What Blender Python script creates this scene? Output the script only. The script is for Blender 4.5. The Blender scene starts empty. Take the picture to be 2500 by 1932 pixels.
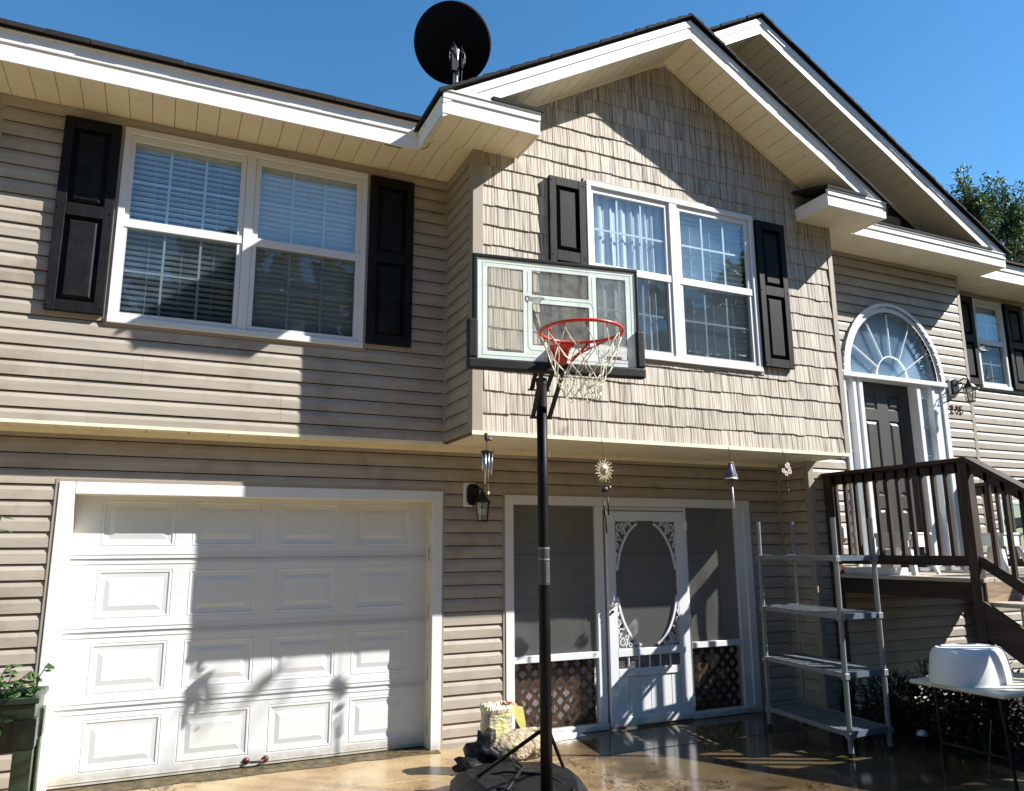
import bpy, math, random
from mathutils import Vector, Matrix, noise
random.seed(7)
R_ = math.radians
scene = bpy.context.scene
COL = scene.collection

# ---------------------------------------------------------------- camera
cam_d = bpy.data.cameras.new('camera'); cam = bpy.data.objects.new('camera', cam_d); COL.objects.link(cam)
cam_d.sensor_width = 36.0; cam_d.lens = 1.86612 / 2.5 * 36.0; cam_d.clip_end = 2000; cam_d.clip_start = .05
yaw, pitch, roll = -0.4299, 0.19782, -0.0068
f_ = Vector((-math.sin(yaw)*math.cos(pitch), math.cos(yaw)*math.cos(pitch), math.sin(pitch)))
r_ = Vector((math.cos(yaw), math.sin(yaw), 0)); u_ = r_.cross(f_)
r2 = r_*math.cos(roll) + u_*math.sin(roll); u2 = -r_*math.sin(roll) + u_*math.cos(roll)
cam.matrix_world = Matrix(((r2.x, u2.x, -f_.x, .53587), (r2.y, u2.y, -f_.y, -6.54025), (r2.z, u2.z, -f_.z, 1.65653), (0, 0, 0, 1)))
scene.camera = cam

# ---------------------------------------------------------------- world, sun, exposure
SUN = Vector((1.89, -1.0, 1.69)).normalized()          # direction towards the sun
world = bpy.data.worlds.new('World'); scene.world = world; world.use_nodes = True
wn = world.node_tree.nodes; wl = world.node_tree.links
bg = wn['Background']; sky = wn.new('ShaderNodeTexSky'); sky.sky_type = 'NISHITA'; sky.sun_disc = False
sky.sun_elevation = math.asin(SUN.z); sky.sun_rotation = math.atan2(SUN.x, SUN.y)
sky.air_density = 1.0; sky.dust_density = 0.0; sky.ozone_density = 1.3; sky.altitude = 200
hs = wn.new('ShaderNodeHueSaturation'); hs.inputs['Saturation'].default_value = 1.3; hs.inputs['Hue'].default_value = .495
wl.new(sky.outputs[0], hs.inputs['Color']); wl.new(hs.outputs[0], bg.inputs[0]); bg.inputs[1].default_value = 0.09
sd = bpy.data.lights.new('sun', 'SUN'); sd.energy = 5.0; sd.angle = R_(.47); sd.color = (1, .955, .88)
so = bpy.data.objects.new('sun', sd); COL.objects.link(so); so.rotation_euler = (-SUN).to_track_quat('-Z', 'Y').to_euler(); so.location = (10, -10, 12)
scene.view_settings.view_transform = 'Standard'; scene.view_settings.look = 'None'
scene.view_settings.exposure = 1.15; scene.view_settings.gamma = 1.0; scene.view_settings.use_curve_mapping = False
scene.render.engine = 'CYCLES'

# ---------------------------------------------------------------- materials
def mat(name, col=(.5, .5, .5), rough=.6, var=0, vscale=3, bump=0, bscale=40, bdist=.004, metal=0, stretch=(1, 1, 1), rand=0, spec=.5, dirt=None, dscale=1.2, dlo=.55, dhi=.75, coat=0):
    m = bpy.data.materials.new(name); m.use_nodes = True; n = m.node_tree.nodes; l = m.node_tree.links
    b = n['Principled BSDF']; b.inputs['Roughness'].default_value = rough; b.inputs['Metallic'].default_value = metal
    b.inputs['Specular IOR Level'].default_value = spec; b.inputs['Base Color'].default_value = (*col, 1)
    if coat: b.inputs['Coat Weight'].default_value = coat
    tc = n.new('ShaderNodeTexCoord'); mp = n.new('ShaderNodeMapping'); mp.inputs['Scale'].default_value = stretch
    geo = n.new('ShaderNodeNewGeometry'); l.new(geo.outputs['Position'], mp.inputs[0])
    cur = None
    if var:
        t = n.new('ShaderNodeTexNoise'); t.inputs['Scale'].default_value = vscale; t.inputs['Detail'].default_value = 6; l.new(mp.outputs[0], t.inputs[0])
        r = n.new('ShaderNodeValToRGB'); r.color_ramp.elements[0].position = .3; r.color_ramp.elements[1].position = .7
        r.color_ramp.elements[0].color = (*[c*(1-var) for c in col], 1); r.color_ramp.elements[1].color = (*[min(1, c*(1+var*.6)) for c in col], 1)
        l.new(t.outputs[0], r.inputs[0]); cur = r.outputs[0]
    if dirt:
        t = n.new('ShaderNodeTexNoise'); t.inputs['Scale'].default_value = dscale; t.inputs['Detail'].default_value = 8; t.inputs['Roughness'].default_value = .65; l.new(geo.outputs['Position'], t.inputs[0])
        mr = n.new('ShaderNodeMapRange'); mr.inputs[1].default_value = dlo; mr.inputs[2].default_value = dhi; l.new(t.outputs[0], mr.inputs[0])
        mx = n.new('ShaderNodeMix'); mx.data_type = 'RGBA'; l.new(mr.outputs[0], mx.inputs[0])
        if cur: l.new(cur, mx.inputs[6])
        else: mx.inputs[6].default_value = (*col, 1)
        mx.inputs[7].default_value = (*dirt, 1); cur = mx.outputs[2]
    if rand:
        oi = n.new('ShaderNodeObjectInfo'); hv = n.new('ShaderNodeHueSaturation')
        mr = n.new('ShaderNodeMapRange'); mr.inputs[3].default_value = 1-rand; mr.inputs[4].default_value = 1+rand; l.new(oi.outputs['Random'], mr.inputs[0]); l.new(mr.outputs[0], hv.inputs['Value'])
        if cur: l.new(cur, hv.inputs['Color'])
        else: hv.inputs['Color'].default_value = (*col, 1)
        cur = hv.outputs[0]
    if cur: l.new(cur, b.inputs['Base Color'])
    if bump:
        t = n.new('ShaderNodeTexNoise'); t.inputs['Scale'].default_value = bscale; t.inputs['Detail'].default_value = 4; l.new(mp.outputs[0], t.inputs[0])
        bp = n.new('ShaderNodeBump'); bp.inputs['Strength'].default_value = bump; bp.inputs['Distance'].default_value = bdist; l.new(t.outputs[0], bp.inputs['Height']); l.new(bp.outputs[0], b.inputs['Normal'])
    return m

def mixmat(name, fac, shader_cb):
    m = bpy.data.materials.new(name); m.use_nodes = True; n = m.node_tree.nodes; l = m.node_tree.links
    n.remove(n['Principled BSDF']); out = n['Material Output']
    return shader_cb(m, n, l, out)

def glass_mat(name, f0=.1, tint=(.9, .95, .95), rough=0.0, wav=.02, refl=(1, 1, 1), op=0, opcol=(.5, .5, .5), oplo=None):
    m = bpy.data.materials.new(name); m.use_nodes = True; n = m.node_tree.nodes; l = m.node_tree.links
    n.remove(n['Principled BSDF']); out = n['Material Output']
    tr = n.new('ShaderNodeBsdfTransparent'); tr.inputs[0].default_value = (*tint, 1)
    gl = n.new('ShaderNodeBsdfGlossy'); gl.inputs['Roughness'].default_value = rough; gl.inputs['Color'].default_value = (*refl, 1)
    lw = n.new('ShaderNodeLayerWeight'); pw = n.new('ShaderNodeMath'); pw.operation = 'POWER'; pw.inputs[1].default_value = 4.5; l.new(lw.outputs['Facing'], pw.inputs[0]); lw.inputs['Blend'].default_value = .5
    fr = n.new('ShaderNodeMath'); fr.operation = 'MULTIPLY_ADD'; fr.inputs[1].default_value = 1-f0; fr.inputs[2].default_value = f0; l.new(pw.outputs[0], fr.inputs[0]); mx = n.new('ShaderNodeMixShader')
    geo = n.new('ShaderNodeNewGeometry'); t = n.new('ShaderNodeTexNoise'); t.inputs['Scale'].default_value = 2.2; l.new(geo.outputs['Position'], t.inputs[0])
    bp = n.new('ShaderNodeBump'); bp.inputs['Strength'].default_value = 1; bp.inputs['Distance'].default_value = wav; l.new(t.outputs[0], bp.inputs['Height']); l.new(bp.outputs[0], gl.inputs['Normal'])
    l.new(fr.outputs[0], mx.inputs[0]); l.new(tr.outputs[0], mx.inputs[1]); l.new(gl.outputs[0], mx.inputs[2])
    last = mx.outputs[0]
    if op:
        df = n.new('ShaderNodeBsdfDiffuse'); df.inputs[0].default_value = (*opcol, 1); m2 = n.new('ShaderNodeMixShader')
        t2 = n.new('ShaderNodeTexNoise'); t2.inputs['Scale'].default_value = 9; t2.inputs['Detail'].default_value = 8; t2.inputs['Roughness'].default_value = .7; l.new(geo.outputs['Position'], t2.inputs[0])
        mr = n.new('ShaderNodeMapRange'); mr.inputs[1].default_value = .35; mr.inputs[2].default_value = .7; mr.inputs[3].default_value = op*.35 if oplo is None else oplo; mr.inputs[4].default_value = min(1, op*1.4); l.new(t2.outputs[0], mr.inputs[0]); l.new(mr.outputs[0], m2.inputs[0])
        l.new(last, m2.inputs[1]); l.new(df.outputs[0], m2.inputs[2]); last = m2.outputs[0]
    l.new(last, out.inputs[0]); return m

def mesh_screen(name, cover, col):
    m = bpy.data.materials.new(name); m.use_nodes = True; n = m.node_tree.nodes; l = m.node_tree.links
    n.remove(n['Principled BSDF']); out = n['Material Output']
    tr = n.new('ShaderNodeBsdfTransparent'); df = n.new('ShaderNodeBsdfDiffuse'); df.inputs[0].default_value = (*col, 1)
    mx = n.new('ShaderNodeMixShader'); mx.inputs[0].default_value = cover
    l.new(tr.outputs[0], mx.inputs[1]); l.new(df.outputs[0], mx.inputs[2]); l.new(mx.outputs[0], out.inputs[0]); return m

def cloth_mat(name, col, transl=.5):
    m = bpy.data.materials.new(name); m.use_nodes = True; n = m.node_tree.nodes; l = m.node_tree.links
    n.remove(n['Principled BSDF']); out = n['Material Output']
    a = n.new('ShaderNodeBsdfDiffuse'); a.inputs[0].default_value = (*col, 1); b = n.new('ShaderNodeBsdfTranslucent'); b.inputs[0].default_value = (*col, 1)
    mx = n.new('ShaderNodeMixShader'); mx.inputs[0].default_value = transl; l.new(a.outputs[0], mx.inputs[1]); l.new(b.outputs[0], mx.inputs[2]); l.new(mx.outputs[0], out.inputs[0]); return m

def shake_mat():
    m = bpy.data.materials.new('shake_vinyl'); m.use_nodes = True; n = m.node_tree.nodes; l = m.node_tree.links; b = n['Principled BSDF']
    geo = n.new('ShaderNodeNewGeometry'); oi = n.new('ShaderNodeObjectInfo'); mp = n.new('ShaderNodeMapping'); mp.inputs['Scale'].default_value = (60, 1, 1.6)
    l.new(geo.outputs['Position'], mp.inputs[0])
    ad = n.new('ShaderNodeVectorMath'); ad.operation = 'ADD'; l.new(mp.outputs[0], ad.inputs[0]); cb = n.new('ShaderNodeCombineXYZ')
    mu = n.new('ShaderNodeMath'); mu.operation = 'MULTIPLY'; mu.inputs[1].default_value = 50; l.new(oi.outputs['Random'], mu.inputs[0]); l.new(mu.outputs[0], cb.inputs[2]); l.new(cb.outputs[0], ad.inputs[1])
    t = n.new('ShaderNodeTexNoise'); t.inputs['Scale'].default_value = 1; t.inputs['Detail'].default_value = 3; l.new(ad.outputs[0], t.inputs[0])
    r = n.new('ShaderNodeValToRGB'); e = r.color_ramp.elements; e[0].position = .36; e[0].color = (.21, .175, .14, 1); e[1].position = .60; e[1].color = (.58, .525, .44, 1)
    x = r.color_ramp.elements.new(.46); x.color = (.42, .37, .31, 1)
    l.new(t.outputs[0], r.inputs[0])
    hv = n.new('ShaderNodeHueSaturation'); mr = n.new('ShaderNodeMapRange'); mr.inputs[3].default_value = .82; mr.inputs[4].default_value = 1.08; l.new(oi.outputs['Random'], mr.inputs[0]); l.new(mr.outputs[0], hv.inputs['Value']); l.new(r.outputs[0], hv.inputs['Color'])
    l.new(hv.outputs[0], b.inputs['Base Color']); b.inputs['Roughness'].default_value = .7
    bp = n.new('ShaderNodeBump'); bp.inputs['Strength'].default_value = 1; bp.inputs['Distance'].default_value = .006; l.new(t.outputs[0], bp.inputs['Height']); l.new(bp.outputs[0], b.inputs['Normal'])
    return m

def concrete_mat():
    m = bpy.data.materials.new('wet_concrete'); m.use_nodes = True; n = m.node_tree.nodes; l = m.node_tree.links; b = n['Principled BSDF']
    geo = n.new('ShaderNodeNewGeometry')
    def noise_(s, d=6, ro=.6):
        t = n.new('ShaderNodeTexNoise'); t.inputs['Scale'].default_value = s; t.inputs['Detail'].default_value = d; t.inputs['Roughness'].default_value = ro; l.new(geo.outputs['Position'], t.inputs[0]); return t
    t1 = noise_(1.3); t2 = noise_(60, 8, .75); t3 = noise_(.9, 4)
    r = n.new('ShaderNodeValToRGB'); e = r.color_ramp.elements; e[0].position = .35; e[0].color = (.27, .18, .09, 1); e[1].position = .68; e[1].color = (.46, .35, .20, 1); l.new(t1.outputs[0], r.inputs[0])
    r2_ = n.new('ShaderNodeValToRGB'); e = r2_.color_ramp.elements; e[0].position = .36; e[0].color = (.62, .57, .50, 1); e[1].position = .58; e[1].color = (1.1, 1.1, 1.1, 1); l.new(t2.outputs[0], r2_.inputs[0])
    mx = n.new('ShaderNodeMix'); mx.data_type = 'RGBA'; mx.blend_type = 'MULTIPLY'; mx.inputs[0].default_value = 1; l.new(r.outputs[0], mx.inputs[6]); l.new(r2_.outputs[0], mx.inputs[7]); l.new(mx.outputs[2], b.inputs['Base Color'])
    # area in front of the porch: wet gloss, with shade put into the colour
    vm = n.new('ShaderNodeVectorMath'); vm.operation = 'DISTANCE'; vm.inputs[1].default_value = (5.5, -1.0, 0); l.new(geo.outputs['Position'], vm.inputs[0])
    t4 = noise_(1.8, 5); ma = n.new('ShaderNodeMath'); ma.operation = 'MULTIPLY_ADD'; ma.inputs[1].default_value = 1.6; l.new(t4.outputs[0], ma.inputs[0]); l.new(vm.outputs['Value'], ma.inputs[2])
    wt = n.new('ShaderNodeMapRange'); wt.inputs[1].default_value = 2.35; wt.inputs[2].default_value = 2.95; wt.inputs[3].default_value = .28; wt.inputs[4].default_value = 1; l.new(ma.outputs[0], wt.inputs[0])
    mw = n.new('ShaderNodeMix'); mw.data_type = 'RGBA'; mw.blend_type = 'MULTIPLY'; mw.inputs[0].default_value = 1; t5 = noise_(3.1, 9, .72); st_ = n.new('ShaderNodeMapRange'); st_.inputs[1].default_value = .56; st_.inputs[2].default_value = .66; st_.inputs[3].default_value = 1; st_.inputs[4].default_value = .55; l.new(t5.outputs[0], st_.inputs[0])
    vo = n.new('ShaderNodeTexVoronoi'); vo.feature = 'DISTANCE_TO_EDGE'; vo.inputs['Scale'].default_value = .42; ds = n.new('ShaderNodeVectorMath'); ds.operation = 'ADD'; l.new(geo.outputs['Position'], ds.inputs[0]); tv = noise_(1.7, 6, .7); sv = n.new('ShaderNodeVectorMath'); sv.operation = 'SCALE'; sv.inputs['Scale'].default_value = .8; l.new(tv.outputs['Color'], sv.inputs[0]); l.new(sv.outputs[0], ds.inputs[1]); l.new(ds.outputs[0], vo.inputs['Vector'])
    ck = n.new('ShaderNodeMapRange'); ck.inputs[1].default_value = .002; ck.inputs[2].default_value = .005; ck.inputs[3].default_value = .25; ck.inputs[4].default_value = 1; l.new(vo.outputs['Distance'], ck.inputs[0])
    pr_ = n.new('ShaderNodeMath'); pr_.operation = 'MULTIPLY'; l.new(st_.outputs[0], pr_.inputs[0]); l.new(ck.outputs[0], pr_.inputs[1])
    ms = n.new('ShaderNodeMix'); ms.data_type = 'RGBA'; ms.blend_type = 'MULTIPLY'; ms.inputs[0].default_value = 1; l.new(mx.outputs[2], ms.inputs[6]); l.new(pr_.outputs[0], ms.inputs[7])
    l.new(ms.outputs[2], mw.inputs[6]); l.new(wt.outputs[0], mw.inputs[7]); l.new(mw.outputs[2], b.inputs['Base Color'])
    mr = n.new('ShaderNodeMapRange'); mr.inputs[1].default_value = .40; mr.inputs[2].default_value = .56; mr.inputs[3].default_value = .11; mr.inputs[4].default_value = .42; l.new(t3.outputs[0], mr.inputs[0])
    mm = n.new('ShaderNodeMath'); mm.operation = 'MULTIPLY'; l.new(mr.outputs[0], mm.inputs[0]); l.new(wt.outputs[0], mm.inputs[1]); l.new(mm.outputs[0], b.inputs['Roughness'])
    b.inputs['Specular IOR Level'].default_value = .6
    bp = n.new('ShaderNodeBump'); bp.inputs['Strength'].default_value = .15; bp.inputs['Distance'].default_value = .0015; l.new(t2.outputs[0], bp.inputs['Height']); l.new(bp.outputs[0], b.inputs['Normal'])
    return m

def wood_mat(name, c0, c1, axis=1, rough=.75):
    m = bpy.data.materials.new(name); m.use_nodes = True; n = m.node_tree.nodes; l = m.node_tree.links; b = n['Principled BSDF']
    tc = n.new('ShaderNodeTexCoord'); mp = n.new('ShaderNodeMapping'); s = [22, 22, 22]; s[axis] = 1.6; mp.inputs['Scale'].default_value = s
    oi = n.new('ShaderNodeObjectInfo'); cb = n.new('ShaderNodeCombineXYZ'); mu = n.new('ShaderNodeMath'); mu.operation = 'MULTIPLY'; mu.inputs[1].default_value = 30; l.new(oi.outputs['Random'], mu.inputs[0]); l.new(mu.outputs[0], cb.inputs[0]); l.new(mu.outputs[0], cb.inputs[1])
    l.new(cb.outputs[0], mp.inputs['Location']); geo = n.new('ShaderNodeNewGeometry'); l.new(geo.outputs['Position'], mp.inputs[0])
    t = n.new('ShaderNodeTexNoise'); t.inputs['Scale'].default_value = 1.5; t.inputs['Detail'].default_value = 7; t.inputs['Distortion'].default_value = .6; l.new(mp.outputs[0], t.inputs[0])
    r = n.new('ShaderNodeValToRGB'); e = r.color_ramp.elements; e[0].position = .35; e[0].color = (*c0, 1); e[1].position = .68; e[1].color = (*c1, 1); l.new(t.outputs[0], r.inputs[0]); l.new(r.outputs[0], b.inputs['Base Color']); b.inputs['Roughness'].default_value = rough
    bp = n.new('ShaderNodeBump'); bp.inputs['Strength'].default_value = .6; bp.inputs['Distance'].default_value = .002; l.new(t.outputs[0], bp.inputs['Height']); l.new(bp.outputs[0], b.inputs['Normal']); return m

def leaf_mat(name, c0, c1, tr=.35):
    m = bpy.data.materials.new(name); m.use_nodes = True; n = m.node_tree.nodes; l = m.node_tree.links; n.remove(n['Principled BSDF']); out = n['Material Output']
    geo = n.new('ShaderNodeNewGeometry'); r = n.new('ShaderNodeValToRGB'); e = r.color_ramp.elements; e[0].color = (*c0, 1); e[1].color = (*c1, 1)
    l.new(geo.outputs['Random Per Island'], r.inputs[0])
    p = n.new('ShaderNodeBsdfPrincipled'); p.inputs['Roughness'].default_value = .45; l.new(r.outputs[0], p.inputs['Base Color']); t = n.new('ShaderNodeBsdfTranslucent'); l.new(r.outputs[0], t.inputs[0])
    mx = n.new('ShaderNodeMixShader'); mx.inputs[0].default_value = tr; l.new(p.outputs[0], mx.inputs[1]); l.new(t.outputs[0], mx.inputs[2]); l.new(mx.outputs[0], out.inputs[0]); return m

M = {}
M['siding'] = mat('siding_vinyl', (.375, .332, .28), .55, var=.14, vscale=1.6, bump=.2, bscale=10, stretch=(1, 1, 9), rand=.05, dirt=(.265, .225, .175), dscale=3.2, dlo=.49, dhi=.72)
M['siding_trim'] = mat('siding_trim', (.32, .275, .22), .55, var=.06)
M['shake'] = shake_mat()
M['backing'] = mat('sheathing', (.02, .017, .014), .9)
M['white'] = mat('white_trim', (.68, .70, .72), .4, var=.04, vscale=5, dirt=(.66, .62, .53), dscale=7, dlo=.6, dhi=.85)
M['fascia'] = mat('white_fascia', (.82, .82, .81), .45, var=.05, vscale=4, dirt=(.6, .57, .5), dscale=5, dlo=.62, dhi=.8)
M['door_white'] = mat('garage_door_white', (.63, .665, .69), .36, var=.03, vscale=3, bump=.12, bscale=60, stretch=(1, 1, 6), dirt=(.60, .61, .58), dscale=1.7, dlo=.52, dhi=.9)
def add_low_grime(m, col, zmax):
    n = m.node_tree.nodes; l = m.node_tree.links; b = n['Principled BSDF']; src = b.inputs['Base Color'].links[0].from_socket
    geo = n.new('ShaderNodeNewGeometry'); sx = n.new('ShaderNodeSeparateXYZ'); l.new(geo.outputs['Position'], sx.inputs[0])
    t = n.new('ShaderNodeTexNoise'); t.inputs['Scale'].default_value = 7; t.inputs['Detail'].default_value = 8; t.inputs['Roughness'].default_value = .7; l.new(geo.outputs['Position'], t.inputs[0])
    mr = n.new('ShaderNodeMapRange'); mr.inputs[1].default_value = zmax; mr.inputs[2].default_value = 0; l.new(sx.outputs[2], mr.inputs[0])
    mu = n.new('ShaderNodeMath'); mu.operation = 'MULTIPLY'; l.new(mr.outputs[0], mu.inputs[0]); l.new(t.outputs[0], mu.inputs[1])
    m2 = n.new('ShaderNodeMapRange'); m2.inputs[1].default_value = .18; m2.inputs[2].default_value = .5; m2.inputs[4].default_value = .75; l.new(mu.outputs[0], m2.inputs[0])
    mx = n.new('ShaderNodeMix'); mx.data_type = 'RGBA'; l.new(m2.outputs[0], mx.inputs[0]); l.new(src, mx.inputs[6]); mx.inputs[7].default_value = (*col, 1); l.new(mx.outputs[2], b.inputs['Base Color'])
add_low_grime(M['door_white'], (.36, .31, .22), .22); add_low_grime(M['white'], (.33, .29, .22), .16)
M['jamb'] = mat('jamb_yellowed', (.74, .68, .52), .5, var=.15, vscale=9, dirt=(.42, .3, .15), dscale=14, dlo=.62, dhi=.8)
M['soffit'] = mat('soffit_cream', (.80, .745, .56), .55, var=.07, vscale=2.5, bump=.06, rand=.02, dirt=(.4, .34, .22), dscale=4, dlo=.62, dhi=.85)
M['soffit_dark'] = mat('soffit_groove', (.16, .13, .08), .8)
M['shingle'] = mat('asphalt_shingle', (.012, .012, .013), .95, var=.4, vscale=60, bump=.6, bscale=120, rand=.15)
M['shutter'] = mat('shutter_black', (.0045, .0055, .007), .6, spec=.2, var=.5, vscale=2.0, bump=.35, bscale=14, stretch=(6, 6, 1), dirt=(.012, .016, .018), dscale=5, dlo=.5, dhi=.75)
M['glass'] = glass_mat('window_glass', .15, (.82, .91, .97), 0, .003, refl=(.85, .94, 1))
M['insect_screen'] = mesh_screen('insect_screen', .38, (.03, .042, .052))
M['porch_screen'] = mesh_screen('porch_screen', .58, (.12, .118, .11))
M['low_screen'] = mesh_screen('low_screen', .30, (.03, .028, .025))
M['blind'] = mat('blind_white', (.72, .78, .84), .5)
M['sheer'] = cloth_mat('sheer_curtain', (.95, .93, .90), .25)
M['fan_shade'] = cloth_mat('fanlight_shade', (.72, .84, .95), .3)
M['room'] = mat('room_dark', (.03, .035, .045), .9)
M['door_black'] = mat('door_charcoal', (.036, .034, .032), .5, var=.08)
M['black'] = mat('black_metal', (.008, .0085, .010), .42, spec=.35, var=.3, vscale=20)
M['black_pole'] = mat('black_pole_paint', (.0045, .0042, .0045), .5, spec=.15, var=.4, vscale=6, bump=.05)
M['black_plastic'] = mat('black_plastic', (.008, .0085, .010), .55, spec=.35, var=.5, vscale=5, bump=.3, bscale=30, dirt=(.022, .020, .017), dscale=6, dlo=.6, dhi=.8)
M['rim'] = mat('rim_orange_red', (.50, .035, .012), .35, var=.2, vscale=20)
M['net'] = mat('net_cord', (.66, .64, .50), .9, var=.3, vscale=40)
M['board_print'] = glass_mat('backboard_print', .04, (.80, .88, .86), .1, .0, op=.95, opcol=(.84, .92, .92), oplo=.74)
M['board_clear'] = glass_mat('backboard_clear', .05, (.95, .95, .92), .05, .0, op=.22, opcol=(.55, .58, .54))
M['green_line'] = mat('green_line', (.35, .62, .36), .5)
M['ink'] = mat('dark_print', (.03, .04, .05), .6)
M['sticker'] = mat('faded_sticker', (.045, .046, .048), .5, var=.8, vscale=60, stretch=(1, 1, 3))
M['sticker_white'] = mat('white_tape', (.22, .22, .22), .5)
M['metal'] = mat('brushed_metal', (.55, .56, .58), .3, metal=1, var=.15, vscale=30)
M['galv'] = mat('galvanised_metal', (.45, .46, .48), .45, metal=.6, var=.3, vscale=40)
M['bronze'] = mat('dark_bronze', (.06, .045, .04), .5, metal=.4, var=.4, vscale=60)
M['gold'] = mat('pale_brass', (.62, .55, .36), .4, metal=.5, var=.3, vscale=40)
M['shelf'] = mat('shelf_plastic', (.20, .21, .215), .45, var=.12, vscale=12)
M['shelf_panel'] = mat('shelf_panel_grey', (.15, .17, .185), .5, var=.15, vscale=15)
M['shelf_dark'] = mat('shelf_clip_blue_grey', (.10, .13, .17), .4)
M['deck_dark'] = wood_mat('deck_stained_wood', (.014, .008, .005), (.046, .026, .016), 1)
M['deck_dark_v'] = wood_mat('deck_stained_wood_upright', (.015, .009, .006), (.060, .035, .022), 2)
M['deck_top'] = wood_mat('deck_weathered_wood', (.30, .25, .19), (.52, .46, .38), 1)
M['riser'] = wood_mat('riser_wood', (.16, .11, .07), (.34, .25, .17), 0)
M['lattice'] = wood_mat('lattice_wood', (.04, .018, .009), (.15, .07, .032), 2)
M['plastic_white'] = mat('white_plastic', (.68, .70, .72), .38, var=.06, vscale=6, dirt=(.5, .48, .42), dscale=8, dlo=.62, dhi=.8)
M['table'] = mat('table_plastic', (.62, .58, .48), .5, var=.12, vscale=10)
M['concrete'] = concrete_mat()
M['grime'] = mat('wet_grime', (.10, .075, .035), .5, var=.7, vscale=14, bump=.8, bscale=50)
M['soil'] = mat('garden_soil', (.010, .008, .006), .95, var=.5, vscale=8, bump=1, bscale=25)
M['lawn'] = mat('lawn_ground', (.035, .05, .018), .95, var=.4, vscale=6)
M['planter'] = mat('planter_green_black', (.012, .024, .017), .28, var=.6, vscale=4, dirt=(.06, .095, .05), dscale=6, dlo=.5, dhi=.75)
M['planter_leg'] = mat('planter_leg_green', (.05, .085, .042), .35, var=.4, vscale=12)
M['leaf'] = leaf_mat('plant_leaf', (.035, .09, .02), (.10, .19, .05))
M['leaf_dark'] = leaf_mat('shrub_leaf', (.008, .018, .007), (.028, .055, .018), .2)
M['leaf_tree'] = leaf_mat('tree_leaf', (.025, .055, .02), (.11, .17, .05), .3)
M['bark'] = mat('bark', (.06, .045, .03), .95, var=.4, bump=.8)
M['weed'] = leaf_mat('weed_leaf', (.10, .13, .03), (.30, .30, .10))
M['rock'] = mat('hardened_sandbag', (.46, .37, .24), .95, var=.45, vscale=16, bump=1.0, bscale=28, bdist=.03, dirt=(.09, .065, .04), dscale=9, dlo=.54, dhi=.62)
M['bag'] = mat('printed_sack', (.46, .44, .30), .5, var=.45, vscale=9, bump=1, bscale=18, bdist=.02, stretch=(1, 1, 1.8), dirt=(.62, .58, .14), dscale=5, dlo=.5, dhi=.6)
M['bag_orange'] = mat('sack_orange_panel', (.50, .23, .10), .55, var=.3, vscale=14, bump=.7, bscale=20)
M['bag_yellow'] = mat('sack_yellow_flap', (.44, .42, .12), .5, var=.2, vscale=9, bump=.4)
M['bag_torn'] = mat('sack_torn_paper', (.74, .66, .50), .85, var=.25, vscale=30, bump=.8)
M['bag_blue'] = mat('sack_blue_stripe', (.22, .36, .42), .6)
M['yellow'] = mat('yellow_plastic', (.75, .48, .10), .5)
M['red_handle'] = mat('rusty_handle', (.10, .028, .025), .45, metal=.3, var=.5, vscale=60)
M['cable'] = mat('black_cable', (.012, .012, .012), .5)
M['lamp_glass'] = glass_mat('lantern_glass', .06, (.85, .85, .8), .05, .0, op=.25, opcol=(.7, .7, .62))
M['bulb'] = mat('bulb_white', (.8, .8, .76), .3)
M['dish'] = mat('dish_back_black', (.004, .004, .005), .7, spec=.15)
M['purple'] = mat('purple_enamel', (.10, .09, .17), .4, var=.5, vscale=40)
M['pink'] = mat('pink_petal', (.62, .48, .42), .6)
M['number'] = mat('house_number_shadow_brown', (.10, .05, .04), .5)  # siding-coloured numerals, browned to carry the shadows around them

# ---------------------------------------------------------------- helpers
ORG = {}
def worg(o): return ORG.get(o.name, Vector((0, 0, 0))) if o else Vector((0, 0, 0))
def link(o, parent):
    COL.objects.link(o)
    if parent: o.parent = parent; ORG[o.name] = worg(parent).copy()
    return o
def tag(o, label=None, cat=None, group=None, kind=None):
    if label: o['label'] = label
    if cat: o['category'] = cat
    if group: o['group'] = group
    if kind: o['kind'] = kind
    return o
def thing(name, loc, label, cat, group=None):
    o = bpy.data.objects.new(name, None); o.empty_display_size = .1; COL.objects.link(o); o.location = loc; ORG[o.name] = Vector(loc)
    return tag(o, label, cat, group)
def part_empty(name, parent):
    o = bpy.data.objects.new(name, None); return link(o, parent)

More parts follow.
